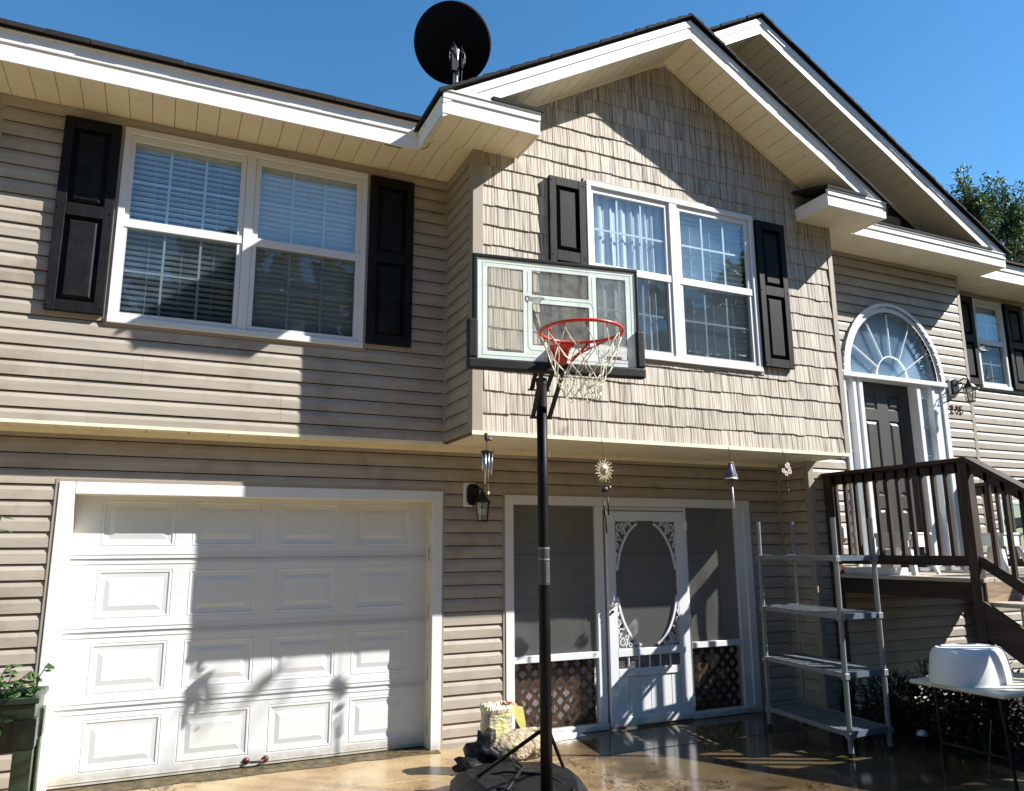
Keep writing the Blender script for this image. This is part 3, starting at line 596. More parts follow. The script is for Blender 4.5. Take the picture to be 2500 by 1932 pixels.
# ---------------------------------------------------------------- windows
def window(x0, x1, z0, z1, yw, units, cols, blinds, zm=None, label=None, seed=1):
    """outer frame x0..x1, z0..z1 on a wall at yw; units = list of (glass x0, glass x1)"""
    r = random.Random(seed); w = part_empty('window', H)
    if label: w['label'] = label
    yf = yw-.040
    fr = B(); fw = .055
    fr.box(x0, x1, yf, yw+.02, z1-.05, z1); fr.box(x0, x1, yf-.008, yw+.02, z0, z0+.052)
    fr.box(x0, x0+.05, yf, yw+.02, z0+.052, z1-.05); fr.box(x1-.05, x1, yf, yw+.02, z0+.052, z1-.05)
    for (a, b), (c, d) in zip(units[:-1], units[1:]): fr.box(b+.045, c-.045, yf+.004, yw+.02, z0+.052, z1-.05)
    fr.build('frame', 'white', w, bevel=.004)
    tr = B(); tr.box(x0-.022, x0-.001, yw-.028, yw+.002, z0-.02, z1+.02); tr.box(x1+.001, x1+.022, yw-.028, yw+.002, z0-.02, z1+.02); tr.box(x0-.001, x1+.001, yw-.028, yw+.002, z1+.001, z1+.022); tr.box(x0-.001, x1+.001, yw-.028, yw+.002, z0-.022, z0-.001)
    tr.build('casing', 'siding_trim', w)
    zm = zm or (z0+z1)/2
    for ui, (a, b) in enumerate(units):
        yu = yw-.018; yl = yw-.031
        # sashes
        s = B(); s.box(a-.044, b+.044, yu, yu+.03, z1-.105, z1-.051); s.box(a-.044, a, yu, yu+.03, zm+.04, z1-.105); s.box(b, b+.044, yu, yu+.03, zm+.04, z1-.105); s.box(a-.044, b+.044, yl+.001, yu+.03, zm-.030, zm+.040)
        s.build('sash', 'white', w, bevel=.003)
        s = B(); s.box(a-.044, b+.044, yl+.008, yl+.04, z0+.054, z0+.095); s.box(a-.044, a-.004, yl+.008, yl+.04, z0+.095, zm-.031); s.box(b+.004, b+.044, yl+.008, yl+.04, z0+.095, zm-.031)
        s.build('sash', 'white', w, bevel=.003)
        for lo, hi, yy, nm in ((zm+.04, z1-.105, yu+.012, 'u'), (z0+.095, zm-.031, yl+.032, 'l')):
            B().add([(a, yy+.002, lo), (b, yy+.002, lo), (b, yy+.002, hi), (a, yy+.002, hi)], [(0, 1, 2, 3)]).build('pane', 'glass', w, fixn=False)
            mu = B()
            for c in range(1, cols): xx = a+(b-a)*c/cols; mu.box(xx-.009, xx+.009, yy+.005, yy+.013, lo, hi)
            mu2 = B().box(a, b, yy+.0055, yy+.0125, (lo+hi)/2-.009, (lo+hi)/2+.009)
            mu.build('muntin', 'white', w); mu2.build('muntin', 'white', w)
        B().add([(a-.006, yl+.005, z0+.09), (b+.006, yl+.005, z0+.09), (b+.006, yl+.005, zm-.03), (a-.006, yl+.005, zm-.03)], [(0, 1, 2, 3)]).build('insect_screen', 'insect_screen', w)
        bk = blinds[ui]; yb = yw+.075
        if bk[0] == 'blind':
            tilt, pitch_ = bk[1], .046; zz = z1-.13; k = 0
            box('head_rail', 'blind', w, a-.02, b+.02, yb-.025, yb+.025, z1-.125, z1-.08)
            hw = .025; me = mesh_of(B().add([(a-.015, -hw*math.cos(tilt), hw*math.sin(tilt)), (b+.015, -hw*math.cos(tilt), hw*math.sin(tilt)), (b+.015, 0, .003), (a-.015, 0, .003), (b+.015, hw*math.cos(tilt), -hw*math.sin(tilt)), (a-.015, hw*math.cos(tilt), -hw*math.sin(tilt))], [(0, 1, 2, 3), (3, 2, 4, 5)]), 'blind_slat', 'blind')
            while zz-k*pitch_ > z0+.07:
                inst('blind_slat', me, w, (0, yb, zz-k*pitch_), (r.uniform(-.05, .05), r.uniform(-.0015, .0015), 0)); k += 1
            cord = B()
            for t in (.2, .5, .8): xx = a+(b-a)*t; cord.box(xx-.0015, xx+.0015, yb-.028, yb-.026, z0+.08, z1-.1)
            cord.build('blind_cord', 'blind', w)
        if bk[0] == 'curtain' or len(bk) > 2:
            # gathered sheer curtain
            vs = []; fs = []; nx = 60; nz = 6
            for i in range(nx+1):
                for j in range(nz+1):
                    t = i/nx; zz = z0+.06+(z1-z0-.13)*j/nz; vs.append((a-.03+(b-a+.06)*t, yb+(-.028 if bk[0] == 'curtain' else .04)+.012*math.sin(t*55+math.sin(t*9)*2+j*.2)+.006*math.sin(t*140), zz))
            for i in range(nx):
                for j in range(nz): q = i*(nz+1)+j; fs.append((q, q+nz+1, q+nz+2, q+1))
            B().add(vs, fs).build('curtain', 'sheer', w, smooth=True)
    return w
op = R_(14); cl = R_(52)
window(.066, 2.018, 3.350, 4.966, yU, [(.150, .948), (1.110, 1.925)], 3, [('blind', op), ('blind', cl)], zm=4.16, label='wide double window with blinds above the garage door', seed=2)
window(3.884, 5.844, 3.342, 4.988, yB, [(3.965, 4.758), (4.940, 5.742)], 3, [('curtain', 0), ('blind', R_(50), 1)], zm=4.152, label='wide double window in the shingled bay, partly behind the basketball board', seed=5)
window(10.413, 11.036, 3.722, 4.976, yR, [(10.49, 10.955)], 2, [('blind', R_(55))], zm=4.37, label='narrow window high on the right wing', seed=8)
# lower right wing window
w = part_empty('window', H); w['label'] = 'low dark window of the right wing seen through the stair rail'
fr = B(); fr.box(10.455, 10.50, yR-.03, yR+.02, 1.54, 2.235); fr.box(10.96, 11.005, yR-.03, yR+.02, 1.54, 2.235); fr.box(10.50, 10.96, yR-.03, yR+.02, 2.19, 2.235); fr.box(10.50, 10.96, yR-.03, yR+.02, 1.54, 1.585); fr.build('frame', 'white', w, bevel=.003)
box('pane', 'glass', w, 10.50, 10.96, yR, yR+.005, 1.585, 2.19)

def shutter(x0, x1, z0, z1, yw, label):
    s = B(); y0 = yw-.066; st = .068 if x1-x0 > .36 else .062
    zm = z0+(z1-z0)*.515
    s.box(x0, x0+st, y0, yw-.024, z0, z1); s.box(x1-st, x1, y0, yw-.024, z0, z1); s.box(x0+st, x1-st, y0+.001, yw-.024, z0, z0+.085); s.box(x0+st, x1-st, y0+.001, yw-.024, z1-.085, z1); s.box(x0+st, x1-st, y0+.001, yw-.024, zm-.05, zm+.05)
    s.box(x0+st, x1-st, yw-.032, yw-.024, z0+.085, z1-.085)
    sh = s.build('shutter', 'shutter', H, bevel=.003, label=label)
    for a, b in ((z0+.085, zm-.05), (zm+.05, z1-.085)):
        p, q = x0+st+.014, x1-st-.014; c, d = a+.014, b-.014; e = .03
        B().add([(p, yw-.0325, c), (q, yw-.0325, c), (q, yw-.0325, d), (p, yw-.0325, d), (p+e, yw-.056, c+e), (q-e, yw-.056, c+e), (q-e, yw-.056, d-e), (p+e, yw-.056, d-e)], [(0, 1, 5, 4), (1, 2, 6, 5), (2, 3, 7, 6), (3, 0, 4, 7), (4, 5, 6, 7)]).build('raised_panel', 'shutter', sh)
    for xx in (x0+.02, x1-.02):
        for zz in (z0+.04, zm, z1-.04): B().lathe([(.008, 0), (.006, .004)], (0, 0, 0), 8, Matrix.Translation((xx, y0-.001, zz)) @ Matrix.Rotation(R_(90), 4, 'X')).build('shutter_peg', 'black', sh)
shutter(-.345, .043, 3.396, 4.952, yU, 'black shutter left of the blind-filled window above the garage')
shutter(2.042, 2.440, 3.396, 4.952, yU, 'black shutter nearest the inside corner beside the bay')
shutter(3.488, 3.858, 3.403, 4.942, yB, 'black shutter between the shingles and left bay window')
shutter(5.858, 6.237, 3.403, 4.942, yB, 'black shutter right of the bay window')
shutter(9.985, 10.385, 3.75, 4.975, yR, 'black shutter half hidden behind the tan corner post')
shutter(11.065, 11.44, 3.75, 4.975, yR, 'black shutter at the right edge of the picture')

# ---------------------------------------------------------------- garage doors
def panel_rings(bl, x0, x1, z0, z1, y):
    prof = [(0, 0), (.005, .003), (.010, .0), (.020, .0), (.026, .005), (.056, .008), (.060, .008), (.090, .002), (.094, .001)]
    vs = []; 
    for e, dy in prof: vs += [(x0+e, y+dy, z0+e), (x1-e, y+dy, z0+e), (x1-e, y+dy, z1-e), (x0+e, y+dy, z1-e)]
    fs = [(4*i+k, 4*i+(k+1) % 4, 4*i+4+(k+1) % 4, 4*i+4+k) for i in range(len(prof)-1) for k in range(4)]; m_ = 4*(len(prof)-1); fs.append((m_, m_+1, m_+2, m_+3)); bl.add(vs, fs)
pan_x = [(.144, .669), (.785, 1.307), (1.442, 1.954), (2.085, 2.603)]
def garage_door(x_off, y, nsec, name_label, cols=pan_x):
    g = part_empty('garage_door', H); g['label'] = name_label
    for i in range(4):
        z0 = i*.5335+.002; z1 = z0+.5285; s = B()
        holes = [(a+x_off, b+x_off, z0+.088, z0+.450) for a, b in cols]
        fn = lambda u, w, v: Vector((u, y+w, v))
        wall_panel(s, x_off-.04, x_off+2.745, z0+.012, z1-.016, fn, holes, 0, .03)
        # interlocking edge beads between sections
        s.box(x_off-.04, x_off+2.745, y+.006, y+.03, z1-.0155, z1+.001); s.box(x_off-.04, x_off+2.745, y-.004, y+.02, z0, z0+.0115); s.box(x_off-.04, x_off+2.745, y-.004, y+.01, z1-.036, z1-.030); s.box(x_off-.04, x_off+2.745, y-.004, y+.01, z0+.030, z0+.036)
        s.build('door_section', 'door_white', g)
        for a, b in cols:
            p = B(); panel_rings(p, a+x_off, b+x_off, z0+.088, z0+.450, y); p.build('door_panel', 'door_white', g)
    return g
g1 = garage_door(0, .137, 4, 'closed white raised-panel garage door')
g2 = garage_door(3.50, .42, 4, 'second white garage door behind the porch screens')
box('bottom_seal', 'black_plastic', g1, -.04, 2.745, .132, .160, .0, .013)
hd = B(); hd.tube([(1.302, .118, .052), (1.325, .095, .050), (1.37, .088, .049), (1.415, .095, .050), (1.440, .118, .052)], .0075, 8)
for xx in (1.298, 1.444): hd.lathe([(.026, 0), (.022, .008), (.008, .016)], (0, 0, 0), 12, Matrix.Translation((xx, .133, .052)) @ Matrix.Rotation(R_(90), 4, 'X'))
hd.build('door_handle', 'red_handle', g1, smooth=True)
def opening(x0, x1, xo0, xo1, zt, zo, ydepth, mj):
    """face trim x0..xo0 / xo1..x1, head, jambs"""
    f = part_empty('door_frame', H)
    box('casing', 'white', f, x0, xo0, -.034, -.002, 0.0, zt, bevel=.004); box('casing', 'white', f, xo1, x1, -.034, -.002, 0.0, zt, bevel=.004); box('casing', 'white', f, xo0+.001, xo1-.001, -.033, -.002, zo, zt, bevel=.004)
    box('jamb', mj, f, xo0-.03, xo0, -.001, ydepth, 0, zo); box('jamb', mj, f, xo1, xo1+.03, -.001, ydepth, 0, zo); box('jamb', mj, f, xo0, xo1, -.001, ydepth, zo+.001, zo+.03)
    j = B(); j.box(x0-.022, x0-.001, -.027, 0, 0, zt+.022); j.box(x1+.001, x1+.022, -.027, 0, 0, zt+.022); j.box(x0-.001, x1+.001, -.027, 0, zt+.001, zt+.022); j.build('channel_trim', 'siding_trim', f)
    return f
f1 = opening(-.146, 2.834, -.040, 2.745, 2.165, 2.075, .20, 'jamb')
for zz in (.12, .55, 1.05, 1.55): # weather strip screws and track plates
    box('track_plate', 'galv', f1, -.0395, -.036, .02, .06, zz, zz+.13); box('track_plate', 'galv', f1, 2.741, 2.7445, .05, .075, zz, zz+.13)
f2 = opening(3.443, 6.326, 3.528, 6.155+.08, 2.148, 2.062, .42, 'white')

# ---------------------------------------------------------------- screened front in the second opening
sf = part_empty('porch_screen_wall', H)
Y0, Y1 = -.012, .055
for a, b, c, d in ((4.413, 4.497, .056, 2.060), (5.462, 5.498, .056, 2.060), (6.135, 6.234, .056, 2.060)): box('post', 'white', sf, a, b, Y0, Y1, c, d, bevel=.003)
box('rail', 'white', sf, 3.529, 4.412, Y0-.008, Y1, .642, .700, bevel=.003); box('rail', 'white', sf, 5.499, 6.134, Y0-.008, Y1, .667, .722, bevel=.003)
box('sill', 'white', sf, 3.529, 4.497, Y0-.02, Y1, .004, .055, bevel=.003); box('sill', 'white', sf, 5.462, 6.234, Y0-.02, Y1, .004, .062, bevel=.003); box('rail', 'white', sf, 4.498, 5.461, Y0, Y1, 2.022, 2.060, bevel=.003)
def sagscreen(x0, x1, z0, z1, m='porch_screen'):
    vs = []; fs = []; nx, nz = 24, 24
    for i in range(nx+1):
        for j in range(nz+1):
            u, v = i/nx, j/nz; e = min(u, 1-u, v, 1-v)*4; e = min(1, e)
            vs.append((x0+(x1-x0)*u, .022+e*.016*noise.noise(Vector((u*2.5+x0*3-v*1.2, v*1.1, 3)))+e*.006*math.sin((u*6+v*5)), z0+(z1-z0)*v))
    for i in range(nx):
        for j in range(nz): q = i*(nz+1)+j; fs.append((q, q+nz+1, q+nz+2, q+1))
    B().add(vs, fs).build('screen', m, sf, smooth=True)
sagscreen(3.529, 4.412, .701, 2.060); sagscreen(5.499, 6.134, .723, 2.060); sagscreen(3.529, 4.412, .056, .641, 'low_screen'); sagscreen(5.499, 6.134, .063, .666, 'low_screen')
def lattice(x0, x1, z0, z1, y, pitch=.092):
    w = .036
    for s, yy in ((1, y), (-1, y+.008)):
        c = (x0-z1) if s > 0 else (x0+z0); cmax = (x1-z0) if s > 0 else (x1+z1); c += .03
        while c < cmax:
            hw = w*.7071
            poly = [(x0, z0), (x1, z0), (x1, z1), (x0, z1)]      # clip rectangle by strip |x -/+ z - c| <= hw
            poly = clip_poly(poly, 1, -s, c+hw); poly = clip_poly(poly, -1, s, -(c-hw))
            if len(poly) > 2: B().prism(poly, lambda u, v, ww: Vector((u, ww, v)), yy, yy+.0075).build('lattice_slat', 'lattice', sf)
            c += pitch*1.4142*.98
lattice(3.53, 4.411, .057, .625, .075); lattice(5.50, 6.133, .064, .650, .075)

# screen door with oval and gingerbread corners
dr = part_empty('screen_door', H); dr['label'] = 'white vinyl screen door with oval opening and scrollwork corners'
DX0, DX1, DZ0, DZ1 = 4.512, 5.448, .020, 2.012; ya, yb_ = -.052, -.018
d = B(); d.box(DX0, 4.604, ya, yb_, DZ0, DZ1); d.box(5.330, DX1, ya, yb_, DZ0, DZ1); d.box(4.604, 5.330, ya+.0005, yb_, 1.922, DZ1); d.box(4.604, 5.330, ya+.0005, yb_, .640, .708); d.box(4.604, 5.330, ya+.0005, yb_, .458, .528); d.box(4.604, 5.330, ya+.0005, yb_, DZ0, .10)
d.build('frame', 'white', dr, bevel=.004)
nb = 6
for i in range(nb):
    a = 4.604+(5.33-4.604)*i/nb; b = 4.604+(5.33-4.604)*(i+1)/nb; box('bead_board', 'white', dr, a+.002, b-.002, ya+.012, yb_-.004, .10, .458, bevel=.003)
B().add([(4.604, -.026, .708), (5.33, -.026, .708), (5.33, -.026, 1.922), (4.604, -.026, 1.922)], [(0, 1, 2, 3)]).add([(4.604, -.026, .528), (5.33, -.026, .528), (5.33, -.026, .640), (4.604, -.026, .640)], [(0, 1, 2, 3)]).build('screen', 'porch_screen', dr)
for i in range(5):
    xx = 4.604 + .726*(i+1)/6; B().lathe([(.010, .528), (.010, .535), (.006, .545), (.011, .56), (.006, .572), (.011, .584), (.006, .596), (.011, .61), (.006, .622), (.010, .633), (.010, .640)], (xx, -.036, 0), 8).build('spindle', 'white', dr, smooth=True)
ocx, ocz = 4.967, 1.315; orx, orz = .352, .600
def oval(t, k=1): return Vector((ocx+orx*k*math.cos(t), 0, ocz+orz*k*math.sin(t)))
def ribbon(bl, pts, w, y0=-.050, y1=-.038):
    n_ = len(pts)
    for i in range(n_-1):
        a, b = pts[i], pts[i+1]; dd = (b-a); 
        if dd.length < 1e-5: continue
        dd.normalize(); nn = Vector((-dd.z, 0, dd.x)); ww0 = w[i] if isinstance(w, list) else w; ww1 = w[i+1] if isinstance(w, list) else w
        vs = [Vector((p.x, y, p.z)) for y in (y0, y1) for p in (a-nn*ww0/2, a+nn*ww0/2, b+nn*ww1/2, b-nn*ww1/2)]
        bl.add(vs, [(0, 1, 2, 3), (4, 7, 6, 5), (0, 4, 5, 1), (1, 5, 6, 2), (2, 6, 7, 3), (3, 7, 4, 0)])
for sx, sz in ((-1, 1), (1, 1), (-1, -1), (1, -1)):
    g = B(); t0, t1 = R_(12), R_(74); pts = []
    for i in range(19):
        t = t0+(t1-t0)*i/18; p = oval(t, 1.0); pts.append(Vector((ocx+sx*(p.x-ocx), 0, ocz+sz*(p.z-ocz))))
    ribbon(g, pts, .022)
    xc = ocx+sx*.358; zc = ocz+sz*.602
    ribbon(g, [Vector((xc, 0, ocz+sz*.13)), Vector((xc, 0, zc))], .010); ribbon(g, [Vector((xc, 0, zc)), Vector((ocx+sx*.10, 0, zc))], .010)
    def curl(cx_, cz_, r0, turns, ph, dr_=1):
        return [Vector((ocx+sx*(cx_+r0*(1-.75*i/24)*math.cos(ph+dr_*turns*6.283*i/24)), 0, ocz+sz*(cz_+r0*(1-.75*i/24)*math.sin(ph+dr_*turns*6.283*i/24)))) for i in range(25)]
    ribbon(g, curl(.300, .545, .044, 1.2, 3.6, 1), .013); ribbon(g, curl(.318, .440, .032, 1.0, 1.2, -1), .013); ribbon(g, curl(.215, .567, .026, 1.0, 5.2, 1), .012); ribbon(g, curl(.338, .350, .020, 1.0, 1.2, -1), .010)
    for a, b in (((.34, .50), (.285, .41)), ((.27, .59), (.235, .47)), ((.355, .41), (.32, .36)), ((.19, .595), (.165, .545)), ((.352, .30), (.336, .26)), ((.30, .545), (.262, .475))):
        ribbon(g, [Vector((ocx+sx*a[0], 0, ocz+sz*a[1])), Vector((ocx+sx*b[0], 0, ocz+sz*b[1]))], .013)
    g.build('scroll_bracket', 'white', dr)
for zz in (1.873, .951, .178):
    B().box(5.425, 5.470, -.062, -.053, zz-.045, zz+.045).lathe([(.009, zz-.045), (.009, zz+.045)], (5.449, -.062, 0), 8).build('hinge', 'white', dr)
B().tube([(4.553, -.053, 1.29), (4.548, -.085, 1.27), (4.546, -.090, 1.22), (4.548, -.085, 1.17), (4.553, -.053, 1.15)], .009, 8).box(4.540, 4.566, -.058, -.052, 1.13, 1.31).build('handle', 'plastic_white', dr)
B().ball((4.553, -.060, 1.06), .014, 8).build('lock', 'black', dr); B().tube([(4.54, -.062, 1.125), (4.57, -.075, 1.12), (4.60, -.07, 1.135)], .009, 6).build('latch', 'galv', dr)

# ---------------------------------------------------------------- entry
en = part_empty('entry_door', H); en['label'] = 'charcoal six-panel front door'
def entry_panel(x0, x1, z0, z1):
    e = .03; y = yE+.075
    B().add([(x0, y, z0), (x1, y, z0), (x1, y, z1), (x0, y, z1), (x0+.012, y+.014, z0+.012), (x1-.012, y+.014, z0+.012), (x1-.012, y+.014, z1-.012), (x0+.012, y+.014, z1-.012), (x0+.022, y+.014, z0+.022), (x1-.022, y+.014, z0+.022), (x1-.022, y+.014, z1-.022), (x0+.022, y+.014, z1-.022), (x0+.05, y+.002, z0+.05), (x1-.05, y+.002, z0+.05), (x1-.05, y+.002, z1-.05), (x0+.05, y+.002, z1-.05)],
            [(4*i+k, 4*i+(k+1) % 4, 4*i+4+(k+1) % 4, 4*i+4+k) for i in range(3) for k in range(4)]+[(12, 13, 14, 15)]).build('door_panel', 'door_black', en)
hz = []
for a, b in ((7.835, 8.055), (8.225, 8.445)):
    for c, d in ((1.62, 2.08), (2.22, 3.09), (3.215, 3.40)): hz.append((a, b, c, d)); entry_panel(a, b, c, d)
s = B(); wall_panel(s, 7.722, 8.595, 1.43, 3.525, lambda u, w, v: Vector((u, yE+.075+w, v)), hz, 0, .03); s.build('door_slab', 'door_black', en)
B().ball((7.79, yE+.03, 2.44), .028, 12).lathe([(.03, 0), (.012, .012), (.012, .04)], (0, 0, 0), 12, Matrix.Translation((7.79, yE+.075, 2.44)) @ Matrix.Rotation(R_(90), 4, 'X')).build('knob', 'metal', en, smooth=True)
ef = part_empty('entry_surround', H); ef['label'] = 'white entry surround with sidelights and half-round fanlight'
yo = yE-.03
for a, b in ((7.395, 7.452), (7.556, 7.610), (7.655, 7.715), (8.600, 8.668), (8.860, 8.915), (9.035, 9.115)): box('pilaster', 'white', ef, a, b, yo-.012, yE+.10, 1.42, 3.535, bevel=.004)
for a, b in ((7.610, 7.655), (8.915, 9.035)): box('pilaster', 'white', ef, a+.001, b-.001, yo+.006, yE+.09, 1.42, 3.535)
for a, b in ((7.452, 7.556), (8.668, 8.860)):
    box('sidelight_panel', 'white', ef, a, b, yE+.01, yE+.05, 1.42, 2.02, bevel=.004); box('sidelight_panel', 'white', ef, a, b, yE+.01, yE+.05, 3.39, 3.535)
    box('pane', 'glass', ef, a+.008, b-.008, yE+.03, yE+.034, 2.02, 3.39)
    for zz in (2.36, 2.70, 3.04): box('muntin', 'white', ef, a, b, yE+.018, yE+.028, zz-.009, zz+.009)
box('transom_beam', 'white', ef, 7.395, 9.118, yo-.045, yE+.10, 3.536, 3.590, bevel=.005)
box('threshold', 'galv', ef, 7.395, 9.118, yo-.03, yE+.10, 1.385, 1.419)
def ering(name, ra0, rb0, ra1, rb1, y0, y1, m, n_=36, c=(cx, zb+.004)):
    b = B(); ts = [math.pi*i/n_ for i in range(n_+1)]
    for i in range(n_):
        q = [Vector((c[0]+ra*math.cos(t), y, c[1]+rb*math.sin(t))) for y in (y0, y1) for (ra, rb, t) in ((ra0, rb0, ts[i]), (ra1, rb1, ts[i]), (ra1, rb1, ts[i+1]), (ra0, rb0, ts[i+1]))]
        b.add(q, [(0, 1, 2, 3), (4, 7, 6, 5), (0, 4, 5, 1), (2, 6, 7, 3)])
    return b.build(name, m, ef)
ering('arch_casing', .775, .865, .835, .905, yo-.02, yE+.01, 'white'); ering('arch_casing', .720, .800, .7745, .8645, yo, yE+.05, 'white'); ering('arch_reveal', .745, .825, .800, .885, yE+.051, yE+.14, 'white')
# fanlight
nf = 40; b = B(); b.add([(cx, yE+.02, zb+.006)]+[(cx+.722*math.cos(math.pi*i/nf), yE+.02, zb+.006+.80*math.sin(math.pi*i/nf)) for i in range(nf+1)], [(0, i+1, i+2) for i in range(nf)]); b.build('fanlight_pane', 'glass', ef)
ering('muntin', .250, .260, .266, .276, yE+.004, yE+.018, 'white', 24)
for ang in (28, 59, 90, 121, 152):
    t = R_(ang); B().bar((cx+.268*math.cos(t), yE+.011, zb+.278*math.sin(t)), (cx+.722*math.cos(t), yE+.011, zb+.80*math.sin(t)), .010, .014, Vector((0, 1, 0))).build('muntin', 'white', ef)
b = B(); nn_ = 180; vs = []
for i in range(nn_+1):
    t = math.pi*i/nn_; o_ = .008*(1 if i % 2 else -1)
    for k in (.0, 1.0): vs.append((cx+.738*k*math.cos(t), yE+.055+o_*k, zb+.004+.815*k*math.sin(t)))
b.add(vs, [(2*i, 2*i+1, 2*i+3, 2*i+2) for i in range(nn_)]); b.build('pleated_shade', 'fan_shade', ef)
box('outlet_cover', 'plastic_white', H, 7.20, 7.285, yE-.05, yE-.016, 1.74, 1.86, bevel=.004)

# ---------------------------------------------------------------- wall lanterns, house number, small fittings
def wall_lantern(x, y, z, plate, label, arm_y, lx, lz):
    t = thing('wall_lantern', (x, y, z), label, 'lantern', 'black wall lanterns of the house')
    x0, x1, z0, z1 = plate
    box('mounting_block', 'plastic_white', t, x0, x1, y-.045, y-.014, z0, z1, bevel=.010)
    bx = (x0+x1)/2+.02*(1 if lx > x else 0)
    b = B(); b.prism([(bx+.055*math.copysign(abs(math.cos(a))**.6, math.cos(a)), (z0+z1)/2+.095*math.copysign(abs(math.sin(a))**.6, math.sin(a))) for a in [R_(q) for q in range(0, 360, 20)]], lambda u, v, w: Vector((u, w, v)), y-.078, y-.046); b.build('back_plate', 'black', t, smooth=False)
    b = B(); ly = y-arm_y
    b.tube([(bx, y-.06, lz+.02), (bx+(lx-bx)*.2, y-.06-arm_y*.2, lz+.075), (bx+(lx-bx)*.6, y-.04-arm_y*.6, lz+.10), (lx, ly, lz+.075)], .009, 8)
    b.tube([(bx, y-.06, lz-.06), (bx+(lx-bx)*.3, y-.05-arm_y*.3, lz-.03), (bx+(lx-bx)*.5, y-.05-arm_y*.5, lz+.03), (bx+(lx-bx)*.4, y-.05-arm_y*.4, lz+.06), (bx+(lx-bx)*.3, y-.05-arm_y*.3, lz+.04)], .007, 8)
    b.build('scroll_arm', 'black', t, smooth=True)
    B().lathe([(.085, 0), (.075, .006), (.045, .045), (.025, .06), (.022, .085), (.008, .10), (.012, .11), (.004, .125)], (lx, ly, lz-.03), 6).build('lantern_roof', 'black', t)
    B().lathe([(.045, 0), (.062, .155)], (lx, ly, lz-.19), 6).build('lantern_glass', 'lamp_glass', t)
    b = B()
    for k in range(6): a = 2*math.pi*k/6; b.bar((lx+.046*math.cos(a), ly+.046*math.sin(a), lz-.19), (lx+.066*math.cos(a), ly+.066*math.sin(a), lz-.03), .006, .006)
    b.lathe([(.056, 0), (.056, .010)], (lx, ly, lz-.201), 6); b.build('lantern_cage', 'black', t)
    B().ball((lx, ly, lz-.11), .024, 10, (1, 1, 1.5)).build('bulb', 'bulb', t, smooth=True)
wall_lantern(3.09, 0, 2.10, (3.03, 3.15, 2.03, 2.25), 'black lantern on a white block beside the garage door', .17, 3.160, 2.095)
wall_lantern(9.27, yE, 3.55, (9.20, 9.33, 3.45, 3.66), 'black scrolled lantern above the house number by the front door', .26, 9.235, 3.535)

hn = thing('house_number', (9.31, yE-.02, 3.24), 'numerals 215 on the siding under the entry lantern, shadow put into their brown', 'house number')
for ch, xx in (('2', 9.175), ('1', 9.272), ('5', 9.345)):
    c = bpy.data.curves.new('digit', 'FONT'); c.body = ch; c.size = .15; c.extrude = .005; tmp = bpy.data.objects.new('digit_tmp', c); COL.objects.link(tmp)
    bpy.context.view_layer.update(); me = bpy.data.meshes.new_from_object(tmp); COL.objects.unlink(tmp); me.name = 'digit'; me.materials.clear(); me.materials.append(M['number'])
    inst('digit', me, hn, (xx, yE-.028, 3.235), (R_(90), 0, 0))
sn = thing('motion_sensor', (3.89, -.05, 2.50), 'small white oval device fixed under the bay soffit behind the pole', 'sensor')
B().ball((3.885, -.09, 2.555), .04, 12, (.7, .5, 1.2)).box(3.873, 3.897, -.09, -.04, 2.58, 2.60).build('housing', 'bulb', sn, smooth=True)

# loose cable at the eave
cb_ = thing('loose_cable', (2.33, -.70, 5.0), 'thin black cable hanging loose at the eave corner below the dish', 'cable')
B().tube([(2.335, -.86, 5.27), (2.33, -.88, 5.18), (2.36, -.90, 5.08), (2.385, -.88, 5.03), (2.38, -.82, 5.015), (2.35, -.76, 5.02)], .004, 6).build('cable', 'cable', cb_, smooth=True)
B().tube([(2.20, -.66, 5.048), (2.12, -.665, 5.044), (2.05, -.66, 5.047)], .0035, 6).build('cable', 'cable', cb_, smooth=True)

# ---------------------------------------------------------------- satellite dish
sdh = thing('satellite_dish', (2.93, .02, 5.66), 'large black satellite dish seen from behind on the roof edge', 'satellite dish')
dc = Vector((2.885, -.03, 6.68)); ax = (dc - Vector((.536, -6.54, 1.66))).normalized(); ax = (ax + Vector((.02, -.04, .10))).normalized()
T = Matrix.Translation(dc) @ ax.to_track_quat('Z', 'Y').to_matrix().to_4x4() @ Matrix.Diagonal((1, 1.0, 1, 1))
prof = [(.001, -.075), (.15, -.070), (.28, -.045), (.37, -.008), (.392, .0), (.392, .008), (.37, .0), (.28, -.037), (.15, -.062), (.001, -.067)]
B().lathe(prof, (0, 0, 0), 48, T).build('reflector', 'dish', sdh, smooth=True)
B().tube([(2.93, .02, 5.66), (2.925, .0, 5.95), (2.92, -.03, 6.20), (2.905, -.09, 6.40), (2.90, -.115, 6.56)], .028, 12).build('mast', 'galv', sdh, smooth=True)
b = B(); b.bar((2.865, -.13, 6.30), (2.865, -.10, 6.60), .05, .05); b.bar((2.95, -.13, 6.34), (2.955, -.10, 6.62), .022, .05); b.build('bracket', 'black', sdh)
b = B()
for a in range(0, 360, 30): b.ball((2.90+.085*math.cos(R_(a)), -.13, 6.47+.12*math.sin(R_(a))), .009, 6)
b.tube([(2.90+.085*math.cos(R_(a)), -.125, 6.47+.12*math.sin(R_(a))) for a in range(0, 360, 20)], .007, 6, closed=True); b.build('bolt_ring', 'black', sdh)
b = B(); b.tube([(2.83, -.14, 6.58), (2.85, -.16, 6.60), (2.88, -.15, 6.55), (2.90, -.14, 6.40), (2.95, -.06, 6.1), (2.97, .0, 5.75)], .006, 6); b.tube([(2.94, -.14, 6.58), (2.97, -.15, 6.50), (2.95, -.12, 6.3), (2.98, -.04, 5.95), (3.0, .02, 5.78)], .005, 6); b.build('coax_cable', 'cable', sdh, smooth=True)
